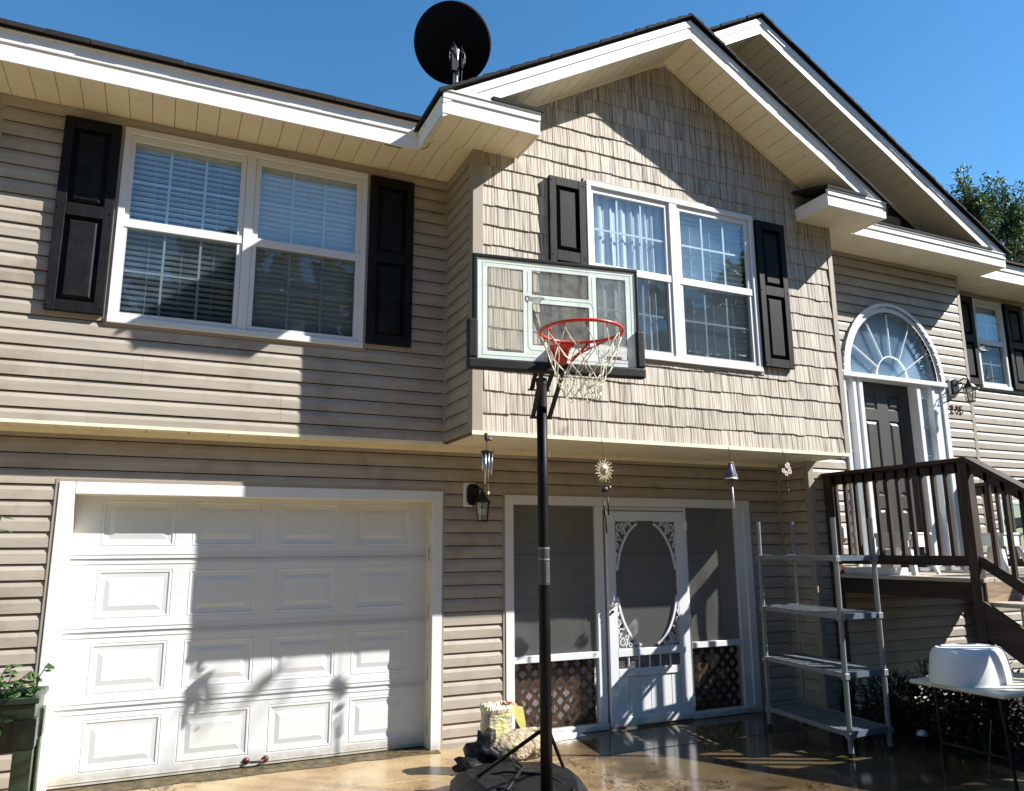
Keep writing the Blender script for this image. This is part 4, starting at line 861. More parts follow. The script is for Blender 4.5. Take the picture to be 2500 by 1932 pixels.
box('foot_plate', 'galv', sdh, 2.82, 3.02, -.08, .1, 5.60, 5.68)

# ---------------------------------------------------------------- basketball hoop
hoop = thing('basketball_hoop', (2.72, -2.26, 0), 'portable basketball hoop with clear board, red rim and black pole in front of the bay', 'basketball hoop')
th = -.138; nv = Vector((math.sin(th), -math.cos(th), 0)); av = Vector((math.cos(th), math.sin(th), 0)); bc = Vector((2.691, -2.533, 3.073)); ZV = Vector((0, 0, 1))
BW, BH = 1.091, .695
def BP(u, v, w): return bc + av*(u-.5)*BW + ZV*(.5-v)*BH + nv*w      # u right, v down, w towards the player
def bbox_(bl, u0, u1, v0, v1, w0, w1):
    vs = [BP(u, v, w) for u in (u0, u1) for v in (v0, v1) for w in (w0, w1)]; bl.add(vs, [(0, 1, 3, 2), (4, 6, 7, 5), (0, 4, 5, 1), (2, 3, 7, 6), (0, 2, 6, 4), (1, 5, 7, 3)]); return bl
fw, fh = .028, .036
fb = B(); bbox_(fb, 0, 1, 0, fh, -.02, .014); bbox_(fb, 0, fw, fh, 1, -.02, .014); bbox_(fb, 1-fw*.6, 1, fh, 1, -.02, .014)
board = fb.build('backboard', 'black', hoop, bevel=.006, seg=2)
pb = B(); bbox_(pb, -.030, 1.024, .945, 1.04, -.03, .030); bbox_(pb, -.030, .028, .60, .945, -.03, .030); bbox_(pb, .972, 1.024, .60, .945, -.03, .030); pb.build('edge_padding', 'black_plastic', board, bevel=.012, seg=3)
def bu(f): return .028+(1-.046)*f
def bv(f): return .036+(.945-.036)*f
panes = [(.062, .275, .088, .915), (.335, .690, .082, .325), (.335, .690, .415, .83), (.745, .935, .09, .925)]
cl_ = B(); bbox_(cl_, bu(0), bu(1), bv(0), bv(1), 0, .004); cl_.build('clear_panel', 'board_clear', board)
us = sorted({0, 1, *[p for q in panes for p in q[:2]]}); vs_ = sorted({0, 1, *[p for q in panes for p in q[2:]]}); pr = B()
for a, b in zip(us[:-1], us[1:]):
    for c, d in zip(vs_[:-1], vs_[1:]):
        m_, n_ = (a+b)/2, (c+d)/2
        if any(q[0] < m_ < q[1] and q[2] < n_ < q[3] for q in panes): continue
        pr.add([BP(bu(a), bv(c), .0055), BP(bu(b), bv(c), .0055), BP(bu(b), bv(d), .0055), BP(bu(a), bv(d), .0055)], [(0, 1, 2, 3)])
pr.build('printed_border', 'board_print', board)
gl = B()
def gline(pts):
    for (a, b), (c, d) in zip(pts[:-1], pts[1:]): gl.bar(BP(bu(a), bv(b), .0065), BP(bu(c), bv(d), .0065), .0022, .0006, nv)
gline([(.03, .04), (.97, .04), (.97, .96), (.03, .96), (.03, .04)]); gline([(.305, .10), (.305, .30)]); gline([(.715, .10), (.715, .42)])
gline([(.305, .40), (.31, .365), (.70, .365), (.72, .40), (.72, .86), (.70, .885), (.325, .885), (.305, .86), (.305, .40)])
gl.build('green_border_line', 'green_line', board)
ed = B()
for a, b, c, d in panes:      # dark inked edge round each clear opening
    for p, q in (((a, c), (b, c)), ((b, c), (b, d)), ((b, d), (a, d)), ((a, d), (a, c))): ed.bar(BP(bu(p[0]), bv(p[1]), .0062), BP(bu(q[0]), bv(q[1]), .0062), .003, .0006, nv)
ed.build('pane_outline', 'sticker', board)
def btext(s, u, v, size, m, name):
    c = bpy.data.curves.new(name, 'FONT'); c.body = s; c.size = size; c.extrude = .0003; tmp = bpy.data.objects.new('tmp', c); COL.objects.link(tmp); bpy.context.view_layer.update()
    me = bpy.data.meshes.new_from_object(tmp); COL.objects.unlink(tmp); me.materials.clear(); me.materials.append(M[m]); me.name = name
    o = inst(name, me, board, BP(bu(u), bv(v), .0072)); o.rotation_euler = (R_(90), 0, th); return o
btext('SHATTER', .322, .372, .022, 'ink', 'printed_text'); btext('PROOF', .322, .402, .022, 'ink', 'printed_text')
sh = B(); shp = [(.292, .352), (.314, .352), (.315, .385), (.303, .408), (.291, .385)]
for p, q in zip(shp, shp[1:]+shp[:1]): sh.bar(BP(bu(p[0]), bv(p[1]), .0070), BP(bu(q[0]), bv(q[1]), .0070), .0045, .0006, nv)
sh.build('printed_shield', 'ink', board)
lg = B(); lg.add([BP(bu(a), bv(b), .0068) for a, b in ((.80, .895), (.895, .895), (.895, .925), (.80, .925))], [(0, 1, 2, 3)]); lg.build('logo_box', 'ink', board); btext('LIFETIME', .805, .922, .0235, 'sticker_white', 'printed_text')
# tape patch low right
tp = B(); tp.add([BP(bu(a), bv(b), .0060) for a, b in ((.745, .86), (.93, .87), (.93, .965), (.745, .96))], [(0, 1, 2, 3)]); tp.build('white_strip', 'plastic_white', board)
# rim
rc = bc + nv*.372 + ZV*(-.211)
rim = B().tube([rc + (av*math.cos(a) + nv*math.sin(a))*.232 for a in [2*math.pi*i/48 for i in range(48)]], .0095, 10, closed=True)
rim.bar(bc+nv*.02+ZV*(-.25), bc+nv*.145+ZV*(-.222), .09, .010); 
for s_ in (-1, 1): rim.tube([bc+nv*.02+av*s_*.07+ZV*-.30, rc+av*s_*.13-nv*.19], .008, 8); rim.tube([bc+nv*.02+av*s_*.05+ZV*-.335, bc+nv*.10+av*s_*.05+ZV*-.29, rc+av*s_*.21+nv*.06+ZV*(-.012)], .006, 8)
rimo = rim.build('rim', 'rim', hoop, smooth=True)
br = B().add([bc+nv*.006+av*a+ZV*z_ for a, z_ in ((-.055, -.20), (.055, -.20), (.035, -.37), (-.035, -.37))]+[bc+nv*.08+av*a+ZV*z_ for a, z_ in ((-.045, -.212), (.045, -.212))], [(0, 1, 2, 3), (0, 4, 5, 1), (1, 5, 2), (0, 3, 4), (4, 3, 2, 5)])
br.build('rim_bracket', 'rim', rimo)
hk = B()
for i in range(12): a = 2*math.pi*(i+.5)/12; p = rc + (av*math.cos(a)+nv*math.sin(a))*.232; hk.tube([p+ZV*-.008, p+ZV*-.022+av*.006, p+ZV*-.03, p+ZV*-.022-av*.006, p+ZV*-.008], .0032, 5)
hk.build('net_hook', 'rim', rimo)
net = B(); rn = random.Random(5); N_ = 12; rows = 6
def NP(i, j):
    a = 2*math.pi*(i+.5+.5*(j % 2))/N_; t = j/rows; rad = .228*(1-t)+.098*t - .026*math.sin(t*math.pi)
    h = -.03 - [0, .10, .175, .23, .275, .315, .35][j]; q = rn2[(i % N_, j)]
    return rc + (av*math.cos(a)+nv*math.sin(a))*(rad+q[0]) + ZV*(h+q[1]) + av*q[2] + nv*(-.02*t)
rn2 = {(i, j): ((rn.uniform(-.008, .008), rn.uniform(-.012, .012), rn.uniform(-.008, .008)) if j else (0, 0, 0)) for i in range(N_) for j in range(rows+1)}
for j in range(rows):
    for i in range(N_):
        a = NP(i, j); o1 = (i if j % 2 == 0 else i+1)
        for k in (o1-1, o1) if j % 2 == 0 else (o1-1, o1):
            c = NP(k % N_, j+1)
            if (i, j) == (2, 0) and k == 2: continue
            md = (a+c)/2 + Vector((rn.uniform(-.006, .006), rn.uniform(-.006, .006), -.006)); net.tube([a, md, c], .0030, 5)
net.build('net', 'net', hoop, smooth=True)
# pole, sleeves, stickers
pt = Vector((2.715, -2.245, 2.71)); pbm = Vector((2.690, -2.285, .06)); pd = (pt-pbm)
def PP(z): return pbm + pd*((z-.06)/(2.71-.06))
B().tube([PP(.06), PP(1.20), PP(1.22), PP(2.02), PP(2.03), PP(2.71)], [.036, .0355, .0345, .0345, .0335, .0335], 20).build('pole', 'black_pole', hoop, smooth=True)
B().tube([PP(2.69), PP(2.73)], .036, 20).build('pole_cap', 'black_plastic', hoop)
B().tube([PP(1.44), PP(1.655)], .0362, 20, cap=False).build('height_scale_sticker', 'sticker', hoop, smooth=True); B().tube([PP(1.655), PP(1.663)], .0366, 20, cap=False).tube([PP(1.588), PP(1.596)], .0366, 20, cap=False).build('tape_band', 'sticker_white', hoop, smooth=True)
tk = B()
for i in range(9): p = PP(1.46+i*.013); tk.box(p.x-.004, p.x+.018, p.y-.0385, p.y-.034, p.z, p.z+.004)
tk.build('scale_mark', 'sticker_white', hoop)
def PB(a, z, back=.0): return PP(z) + av*a - nv*back
for s_ in (-1, 1):
    B().bar(PB(s_*.055, 2.475, .02), bc+av*s_*.075-nv*.03+ZV*(-.24), .022, .022, av).build('lift_arm', 'black', hoop)
    B().bar(PB(s_*.050, 2.665, .055), bc+av*s_*.070-nv*.03+ZV*(-.09), .022, .022, av).build('lift_arm', 'black', hoop)
    B().bar(bc+av*s_*.03-nv*.04+ZV*(-.33), bc+av*s_*.20-nv*.022+ZV*(.12), .025, .012, nv).build('board_strut', 'black', hoop)
b = B()
for z_, bk in ((2.475, .02), (2.665, .055)): b.tube([PB(-.075, z_, bk), PB(.075, z_, bk)], .006, 8)
b.box(bc.x-.10, bc.x+.10, bc.y+.03, bc.y+.06, bc.z-.345, bc.z-.315); b.build('pivot_bolt', 'black', hoop)
# base and braces
bo = Vector((2.69, -2.285, 0)); bk_ = -nv
def BSP(a, b_, z): return bo + av*a + bk_*b_ + ZV*z
outl = [(-.20, -.22), (.20, -.22), (.33, 0), (.42, .35), (.44, .72), (.36, .95), (.20, 1.02), (-.20, 1.02), (-.36, .95), (-.44, .72), (-.42, .35), (-.33, 0)]
b = B(); rings = [(1.02, 0.0), (1.02, .055), (.97, .06), (.95, .15), (.86, .20), (.80, .205), (.72, .232), (.40, .24)]; n_ = len(outl)
sm = []
for i in range(n_):
    for k in range(2):
        t = k/2; p0, p1, p2, p3 = [Vector((*outl[(i+q) % n_], 0)) for q in (-1, 0, 1, 2)]
        sm.append(.5*((2*p1)+(p2-p0)*t+(2*p0-5*p1+4*p2-p3)*t*t+(3*p1-p0-3*p2+p3)*t**3))
mN = len(sm); vv = []
for s_, z_ in rings:
    for k, p in enumerate(sm):
        rib = (.012*math.sin(k*mN*.0+k*1.05) if .02 < z_ < .22 else 0); wz = .02*noise.noise(Vector((p.x*6, p.y*6, s_*3)))*(z_ > .1)
        vv.append(BSP(p.x*s_*(1+rib), .40+(p.y-.40)*s_*(1+rib), z_+wz + (.03*max(0, 1-abs(p.y-.4)/.5) if z_ > .2 else 0)))
b.add(vv, [(i*mN+k, i*mN+(k+1) % mN, (i+1)*mN+(k+1) % mN, (i+1)*mN+k) for i in range(len(rings)-1) for k in range(mN)]+[tuple((len(rings)-1)*mN+k for k in range(mN))])
b.build('base', 'black_plastic', hoop, smooth=False)
rb = B()
for pts in ([(-.30, .05), (-.1, .35), (.05, .6), (.05, .75)], [(.28, .1), (.15, .4), (-.1, .55), (-.32, .6)], [(-.15, -.12), (-.22, .2), (-.34, .45)], [(.16, -.1), (.3, .3), (.34, .65)]):
    rb.tube([BSP(a*.9, c*.95+.02, .262 if abs(a) < .25 else .222) for a, c in pts], .010, 6)
rb.build('base_rib', 'black_plastic', hoop, smooth=True)
B().tube([PB(-.03, .60, .03), BSP(-.30, .62, .20)], .0115, 10).build('brace', 'black_pole', hoop, smooth=True); B().tube([PB(.03, .60, .03), BSP(.42, .80, .13)], .0115, 10).build('brace', 'black_pole', hoop, smooth=True)
for s_ in (-1, 1): B().lathe([(.02, -.02), (.07, -.02), (.075, -.01), (.075, .01), (.07, .02), (.02, .02)], (0, 0, 0), 20, Matrix.Translation(BSP(s_*.25, -.20, .075)) @ Matrix.Rotation(R_(90), 4, 'Y')).build('wheel', 'black_plastic', hoop, smooth=False)

# ballast on the base
bag = thing('black_ballast_bag', (2.70, -1.15, .20), 'crumpled black bag lying on the rear left of the hoop base', 'bag')
b = B(); b.ball((2.715, -1.28, .27), .12, 22, (.85, .8, .85), .9); b.ball((2.60, -1.33, .205), .10, 18, (1.0, 1.0, .55), 1.0); b.build('bag_body', 'black_plastic', bag, smooth=True)
rk = thing('hardened_sandbag', (3.0, -1.28, .22), 'tan weathered sandbag lying behind the pole on the hoop base', 'sandbag')
vs = []; fs = []; nl, nr = 34, 26
for i in range(nl+1):
    t = i/nl; x = 2.745+.50*t; rr = .102*min(1, (math.sin(math.pi*min(max(t, .0), 1))**.32 if 0 < t < 1 else 0)+.02)
    for k in range(nr):
        a = 2*math.pi*k/nr; nn1 = noise.noise(Vector((x*6, math.cos(a)*1.5, math.sin(a)*1.5)))*.24 + noise.noise(Vector((x*22, math.cos(a)*5, math.sin(a)*5)))*.10 - (.10 if (math.sin(x*38+a*1.5) > .82 and math.sin(a) < .2) else 0)
        vs.append((x, -1.28+.03*t+rr*(1+nn1)*math.cos(a)*1.15, .268+.03*t+rr*(1+nn1)*math.sin(a)))
fs = [(i*nr+k, i*nr+(k+1) % nr, (i+1)*nr+(k+1) % nr, (i+1)*nr+k) for i in range(nl) for k in range(nr)]
B().add(vs, fs).build('bag_body', 'rock', rk, smooth=True)

sk = thing('soil_sack', (3.05, -.78, 0), 'torn open printed sack standing by the porch screen, yellow and orange', 'sack')
def sack_pt(t, z):      # rounded box outline
    a = 2*math.pi*t; c, s_ = math.cos(a), math.sin(a); ex = .115*math.copysign(abs(c)**.45, c); ey = .085*math.copysign(abs(s_)**.45, s_); q = 1+.06*noise.noise(Vector((c*2, s_*2, z*9)))+.03*noise.noise(Vector((c*6, s_*6, z*26))) - .10*max(0, (z-.38)/.1)*0
    return Vector((3.015+ex*q*(1-.06*z/.45), -.80+ey*q, z))
zs_ = [0, .03]+[.03+.43*i/16 for i in range(1, 17)]; nt = 44; vs = []
for j, z_ in enumerate(zs_):
    for k in range(nt): p = sack_pt(k/nt, z_); p.z += (.025*noise.noise(Vector((k*.9, 1, 5))) if j == len(zs_)-1 else 0); vs.append(p)
main = []; blue = []; orange = []
for j in range(len(zs_)-1):
    for k in range(nt):
        f = (j*nt+k, j*nt+(k+1) % nt, (j+1)*nt+(k+1) % nt, (j+1)*nt+k); a = k/nt
        (orange if .86 <= a < .97 and j < 15 else blue if .82 <= a < .86 and j < 16 else main).append(f)
B().add(vs, main+[tuple(k for k in range(nt))]).build('sack_wall', 'bag', sk, smooth=True, fixn=False); B().add(vs, blue).build('blue_stripe', 'bag_blue', sk, smooth=True, fixn=False)
B().add(vs, orange).build('orange_panel', 'bag_orange', sk, smooth=True, fixn=False)
# torn crumpled rim, inner fill and hanging yellow flap
tr_ = B(); nn2 = 130; vs = []
for k in range(nn2):
    a = k/nn2; p = sack_pt(a, .452); c_ = Vector((3.015, -.80, p.z)); dr0 = (p-c_).normalized(); g0 = noise.noise(Vector((k*.55, 3, 1))); g1_ = noise.noise(Vector((k*1.3, 7, 1)))
    vs += [p+dr0*.002-Vector((0, 0, .02+.01*g1_)), p+dr0*(.010+.012*g0)+Vector((0, 0, .006)), p+dr0*(-.006+.018*g1_)+Vector((0, 0, .030+.030*g0)), p-dr0*(.020+.012*g0)+Vector((0, 0, .012+.02*g1_)), p-dr0*.05+Vector((0, 0, -.02+.02*g0))]
tr_.add(vs, [(5*k+r_i, 5*((k+1) % nn2)+r_i, 5*((k+1) % nn2)+r_i+1, 5*k+r_i+1) for k in range(nn2) for r_i in range(4)])
tr_.build('torn_rim', 'bag_torn', sk)
B().add([(3.09, -.875, .475), (3.155, -.85, .47), (3.215, -.86, .455), (3.235, -.865, .34), (3.245, -.87, .225), (3.19, -.872, .30), (3.13, -.875, .40), (3.09, -.870, .472), (3.155, -.843, .467), (3.215, -.852, .452), (3.235, -.857, .337), (3.245, -.862, .225)], [(0, 1, 6), (1, 2, 3, 5, 6), (3, 4, 5), (7, 8, 1, 0), (8, 9, 2, 1), (9, 10, 3, 2), (10, 11, 4, 3)]).build('yellow_flap', 'bag_yellow', sk)
o = B().ball((3.125, -.80, .462), .045, 16, (1, .9, .6), 1.6).build('sack_fill', 'bag_orange', sk, smooth=True)

scr = thing('plastic_sheet', (3.92, -.14, 0), 'crumpled white plastic sheet on the ground against the porch sill behind the pole', 'plastic sheet')
vs = []; fs = []; nx, ny = 26, 10
for i in range(nx+1):
    for j in range(ny+1):
        u, v = i/nx, j/ny; e = math.sin(math.pi*u)**.5*math.sin(math.pi*v)**.6 if 0 < u < 1 and 0 < v < 1 else 0
        vs.append((3.66+.52*u, -.06-.17*v*(1-.5*u)+.02*noise.noise(Vector((u*4, v*3, 2))), .004+e*(.05*(1-u*.6)+.05*abs(noise.noise(Vector((u*9, v*5, 4)))))))
for i in range(nx):
    for j in range(ny): q = i*(ny+1)+j; fs.append((q, q+ny+1, q+ny+2, q+1))
B().add(vs, fs).build('sheet', 'plastic_white', scr)

# ---------------------------------------------------------------- wind chimes on the bay's lower edge
CY = yB-.012
c1 = thing('wind_chime', (2.89, CY, 2.575), 'wind chime with silver tubes hanging nearest the wall lantern', 'wind chime', 'wind chimes under the bay')
b = B(); b.ball((2.888, CY-.03, 2.54), .022, 8, (.9, .6, 1.8), .5); b.ball((2.915, CY-.03, 2.522), .018, 8, (1.5, .5, .8), .6); b.tube([(2.888, CY-.02, 2.575), (2.89, CY-.03, 2.50), (2.897, CY-.03, 2.43)], .0035, 6); b.build('ornament', 'bronze', c1)
B().lathe([(.052, 0), (.052, .012)], (2.897, CY-.03, 2.415), 16).build('top_ring', 'bronze', c1)
for dx, dy, zb_2, r in ((-.038, .0, 2.27, .011), (-.030, -.03, 2.16, .009), (-.005, -.035, 2.20, .009), (.004, .03, 2.25, .010), (.028, -.02, 2.235, .010), (.042, .01, 2.24, .009)): B().tube([(2.897+dx, CY-.03+dy, 2.412), (2.897+dx, CY-.03+dy, zb_2)], r, 10).build('chime_tube', 'metal', c1, smooth=True)
b = B(); b.tube([(2.897, CY-.03, 2.41), (2.905, CY-.03, 2.10)], .0015, 4); b.ball((2.905, CY-.03, 2.09), .012, 8, (1, .5, 1.4)); b.build('clapper', 'gold', c1)
c2 = thing('sun_face_chime', (3.975, CY, 2.575), 'wind chime with a brass sun face above a bird and dark tubes', 'wind chime', 'wind chimes under the bay')
B().tube([(3.972, CY-.02, 2.58), (3.978, CY-.03, 2.38)], .0018, 4).build('wire', 'bronze', c2)
sc = Vector((3.981, CY-.03, 2.312)); b = B(); b.ball(sc, .046, 18, (.85, .3, 1.05)); b.build('sun_face', 'gold', c2, smooth=True)
b = B(); b.ball(sc+Vector((.0, -.014, .0)), .010, 8, (.5, .8, 1.6)); 
for s_ in (-1, 1): b.ball(sc+Vector((s_*.018, -.013, .012)), .007, 8, (1.3, .5, .5))
b.ball(sc+Vector((0, -.012, -.024)), .008, 8, (1.6, .5, .5)); b.build('face_relief', 'bronze', c2, smooth=True)
b = B()
for k in range(18):
    a = 2*math.pi*k/18; L = .046 if k % 2 else .058; p0 = sc+Vector((math.cos(a)*.042, 0, math.sin(a)*.050)); dd = Vector((math.cos(a), 0, math.sin(a))); pp = Vector((-dd.z, 0, dd.x))
    ribbon(b, [p0, p0+dd*L*.35+pp*.006, p0+dd*L*.7-pp*.005, p0+dd*L+pp*.004], [.015, .012, .008, .001], sc.y-.003, sc.y+.001)
b.build('sun_ray', 'gold', c2)
b = B(); b.ball((3.99, CY-.03, 2.148), .026, 12, (1.2, .7, .9), .3); b.ball((4.022, CY-.035, 2.160), .012, 8); b.ball((3.965, CY-.03, 2.13), .016, 8, (1.2, .5, .7)); b.build('bird', 'bronze', c2, smooth=True); B().ball((4.026, CY-.045, 2.168), .010, 10).ball((3.955, CY-.03, 2.212), .005, 6).ball((4.03, CY-.03, 2.212), .005, 6).build('bead', 'pink', c2)
b = B(); b.tube([(3.978, CY-.03, 2.26), (3.985, CY-.03, 2.16)], .0015, 4); b.tube([(3.98, CY-.03, 2.13), (3.975, CY-.03, 2.06)], .0015, 4); b.tube([(4.01, CY-.03, 2.13), (4.012, CY-.03, 2.06)], .0015, 4); b.build('wire', 'bronze', c2)
for x_, z0_, z1_ in ((3.968, 2.065, 1.92), (3.983, 2.0, 1.78), (4.010, 2.10, 1.93)): B().tube([(x_-.004, CY-.03, z0_), (x_+.004, CY-.03, z1_)], .0065, 8).build('chime_tube', 'black', c2, smooth=True)
c3 = thing('cone_chime', (5.354, CY, 2.575), 'wind chime with a purple and white cone and one long white tube', 'wind chime', 'wind chimes under the bay')
B().tube([(5.354, CY-.02, 2.58), (5.356, CY-.03, 2.44)], .0022, 4).build('wire', 'bronze', c3)
B().lathe([(.006, .165), (.016, .15), (.034, .085), (.052, .02), (.050, .0)], (5.348, CY-.03, 2.275), 14).build('cone', 'purple', c3, smooth=True)
b = B(); b.lathe([(.054, .0), (.056, .008), (.052, .016)], (5.348, CY-.03, 2.275), 14)
for i in range(8): b.ball((5.362+i*.0065, CY-.05, 2.43-i*.021), .0105, 6, (1, .6, 1.1), .5)
b.build('white_trimming', 'plastic_white', c3)
B().tube([(5.36, CY-.03, 2.205), (5.366, CY-.03, 2.01)], .0075, 8).build('chime_tube', 'plastic_white', c3, smooth=True)
b = B()
for dx in (-.035, -.005, .02, .04): b.tube([(5.348+dx, CY-.03, 2.27), (5.348+dx*.9, CY-.03, 2.20)], .003, 5)
b.build('short_rod', 'bronze', c3)
c4 = thing('flower_chime', (6.019, CY, 2.575), 'wind chime with pink metal flowers hanging nearest the porch corner', 'wind chime', 'wind chimes under the bay')
B().tube([(6.019, CY-.02, 2.585), (6.02, CY-.03, 2.47), (6.03, CY-.03, 2.40)], .0022, 4).build('wire', 'bronze', c4)
b = B(); 
for p in ((5.985, 2.375), (6.03, 2.425), (6.055, 2.40), (6.065, 2.37), (6.02, 2.350), (6.045, 2.435)):
    for k in range(5): a = 2*math.pi*k/5+p[0]*9; b.ball((p[0]+.016*math.cos(a), CY-.045, p[1]+.016*math.sin(a)), .012, 6, (1, .3, 1))
b.build('flower', 'pink', c4)
b = B()
for k in range(12): a = rs.random()*6.28; p0 = Vector((6.02, CY-.03, 2.40)); q = p0+Vector((math.cos(a)*rs.uniform(.05, .10), 0, math.sin(a)*.06)); b.bar(p0, q, .010, .002)
b.build('metal_leaf', 'bronze', c4)
b = B(); b.tube([(6.03, CY-.03, 2.35), (6.035, CY-.03, 2.20)], .002, 4); b.ball((6.035, CY-.03, 2.235), .012, 8, (.8, .5, 1.6)); b.ball((6.045, CY-.03, 2.18), .012, 8, (.8, .4, 2)); b.build('pendant', 'bronze', c4)

# ---------------------------------------------------------------- plastic shelf unit
shf = thing('shelf_unit', (5.96, -1.15, 0), 'grey four-tier plastic shelf unit standing in front of the porch', 'shelf unit')
A_, B2, C_, D_ = Vector((5.875, -.625, 0)), Vector((5.72, -1.70, 0)), Vector((6.185, -1.68, 0)), Vector((6.335, -.60, 0))
lean = Vector((.02, 0, 0))
for p in (A_, B2, C_, D_):
    B().tube([p+Vector((0, 0, .03)), p+lean+Vector((0, 0, 1.90))], .021, 8).build('post', 'shelf', shf); B().tube([p, p+Vector((0, 0, .035))], .023, 8).build('foot', 'black_plastic', shf)
def SP(s_, t, z_): return A_*(1-s_)*(1-t) + B2*s_*(1-t) + C_*s_*t + D_*(1-s_)*t + lean*(z_/1.9) + Vector((0, 0, z_))
for z_ in (.17, .622, 1.084, 1.56):
    e = .012
    hh = .040; shelf = part_empty('shelf', shf)
    for p0, p1 in (((0, 0), (1, 0)), ((1, 1), (0, 1))): B().bar(SP(*p0, z_), SP(*p1, z_), .022, hh).build('side_rail', 'shelf', shelf, bevel=.004)
    for p0, p1 in (((1, 0), (1, 1)), ((0, 1), (0, 0))): B().bar(SP(*p0, z_), SP(*p1, z_), .024, hh+.004).build('end_rail', 'shelf_dark', shelf)
    # slotted deck panels
    for hseg in range(2):
        s0, s1 = hseg*.5+.012, hseg*.5+.488
        nsl = 11
        bl = B()
        for i in range(nsl): t0 = .045+.91*i/nsl; bl.add([SP(s0, t0, z_+.017), SP(s1, t0, z_+.017), SP(s1, t0+.91/nsl*.62, z_+.017), SP(s0, t0+.91/nsl*.62, z_+.017), SP(s0, t0, z_+.006), SP(s1, t0, z_+.006), SP(s1, t0+.91/nsl*.62, z_+.006), SP(s0, t0+.91/nsl*.62, z_+.006)], [(0, 1, 2, 3), (4, 7, 6, 5), (0, 4, 5, 1), (1, 5, 6, 2), (2, 6, 7, 3), (3, 7, 4, 0)])
        for i in range(5): s_ = s0+(s1-s0)*i/4; bl.bar(SP(s_, .04, z_+.008), SP(s_, .95, z_+.008), .012, .014)
        bl.build('deck_panel', 'shelf_panel', shelf)
    for s_, t in ((0, 0), (1, 0), (1, 1), (0, 1)): p = SP(s_, t, z_); B().box(p.x-.027, p.x+.027, p.y-.027, p.y+.027, z_-.032, z_+.020).build('corner_clip', 'shelf', shelf, bevel=.004)

# ---------------------------------------------------------------- entry deck
DXX, DZ = 7.03, 1.378; DY0, DY1 = -2.075, yE-.02
dk = thing('wooden_deck', (7.9, -1.25, 0), 'dark stained wooden entry deck with railing and steps', 'deck')
x = DXX-.02; i = 0
while x < 9.3: box('deck_board', 'deck_top', dk, x, min(x+.136, 9.32), DY0-.02+rs.uniform(-.004, .004), DY1, DZ-.036, DZ, bevel=.003); x += .142
box('rim_joist', 'deck_dark', dk, DXX, DXX+.038, DY0, DY1, 1.192, DZ-.038, bevel=.003); box('rim_joist', 'riser', dk, DXX+.05, 9.30, DY0, DY0+.038, 1.192, DZ-.038); box('rim_joist', 'deck_dark', dk, 9.262, 9.30, DY0+.04, DY1, 1.192, DZ-.038)
box('beam', 'deck_dark', dk, DXX+.04, 9.25, -1.2, -1.16, 1.19, DZ-.038)
PS = .089
for (px, py, zt) in ((DXX-.002, -.50, 2.385), (DXX-.002, -2.035, 2.385), (9.22, -2.035, 2.33), (8.35, -2.035, 2.33), (9.22, -.50, 2.33)):
    box('post', 'deck_dark_v', dk, px-PS/2, px+PS/2, py-PS/2, py+PS/2, 0, zt, bevel=.005)
def railing(p0, p1, n, cap=True, face=-1):
    p0 = Vector(p0); p1 = Vector(p1); dd = p1-p0; hz_ = Vector((dd.x, dd.y, 0)).normalized()
    B().bar(p0+Vector((0, 0, -.02)), p1+Vector((0, 0, -.02)), .14, .038).build('hand_rail', 'deck_dark', dk, bevel=.004)
    B().bar(p0+Vector((0, 0, -.085)), p1+Vector((0, 0, -.085)), .038, .089).build('top_rail', 'deck_dark', dk, bevel=.003)
    B().bar(p0+Vector((0, 0, -.90)), p1+Vector((0, 0, -.90)), .038, .089).build('bottom_rail', 'deck_dark', dk, bevel=.003)
    for i in range(n):
        p = p0+dd*((i+1)/(n+1)); B().box(p.x-.019, p.x+.019, p.y-.019, p.y+.019, p.z-.86, p.z-.045).build('baluster', 'deck_dark_v', dk, bevel=.003)
railing((DXX, -.45, 2.425), (DXX, -2.09, 2.425), 12); railing((9.22, -.45, 2.37), (9.22, -2.09, 2.37), 11); railing((8.35, -2.035, 2.37), (9.26, -2.035, 2.37), 6)
# steps towards the drive: closed stringers, treads, risers and sloping rails
ST = .647; nst = 7; rise = DZ/(nst+0); run = rise/ST
def srail(x):
    railing((x, -2.08, 2.425), (x, -2.08-1.95, 2.425-1.95*ST), 13)
srail(DXX); srail(8.35)
for xx in (DXX-.02, 8.37):
    B().prism([(-2.08, 1.19), (-2.08, .88), (-2.08-1.36, .0), (-2.08-1.84, .0)], lambda u, v, w: Vector((w, u, v)), xx-.019, xx+.019).build('stringer', 'deck_dark', dk, bevel=.003)
    box('post', 'deck_dark_v', dk, xx-.045, xx+.045, -4.08, -3.99, 0, 1.12, bevel=.005)
for i in range(1, nst):
    z_ = DZ-i*rise; yy = DY0-(i-1)*run
    box('tread', 'deck_top', dk, DXX+.002, 8.349, yy-run-.02, yy-.001, z_-.036, z_, bevel=.003); box('riser', 'riser', dk, DXX+.004, 8.345, yy-run-.001, yy-run+.018, z_-rise, z_-.037)
box('riser', 'riser', dk, DXX+.004, 8.345, DY0-.022, DY0-.003, DZ-rise, DZ-.037)

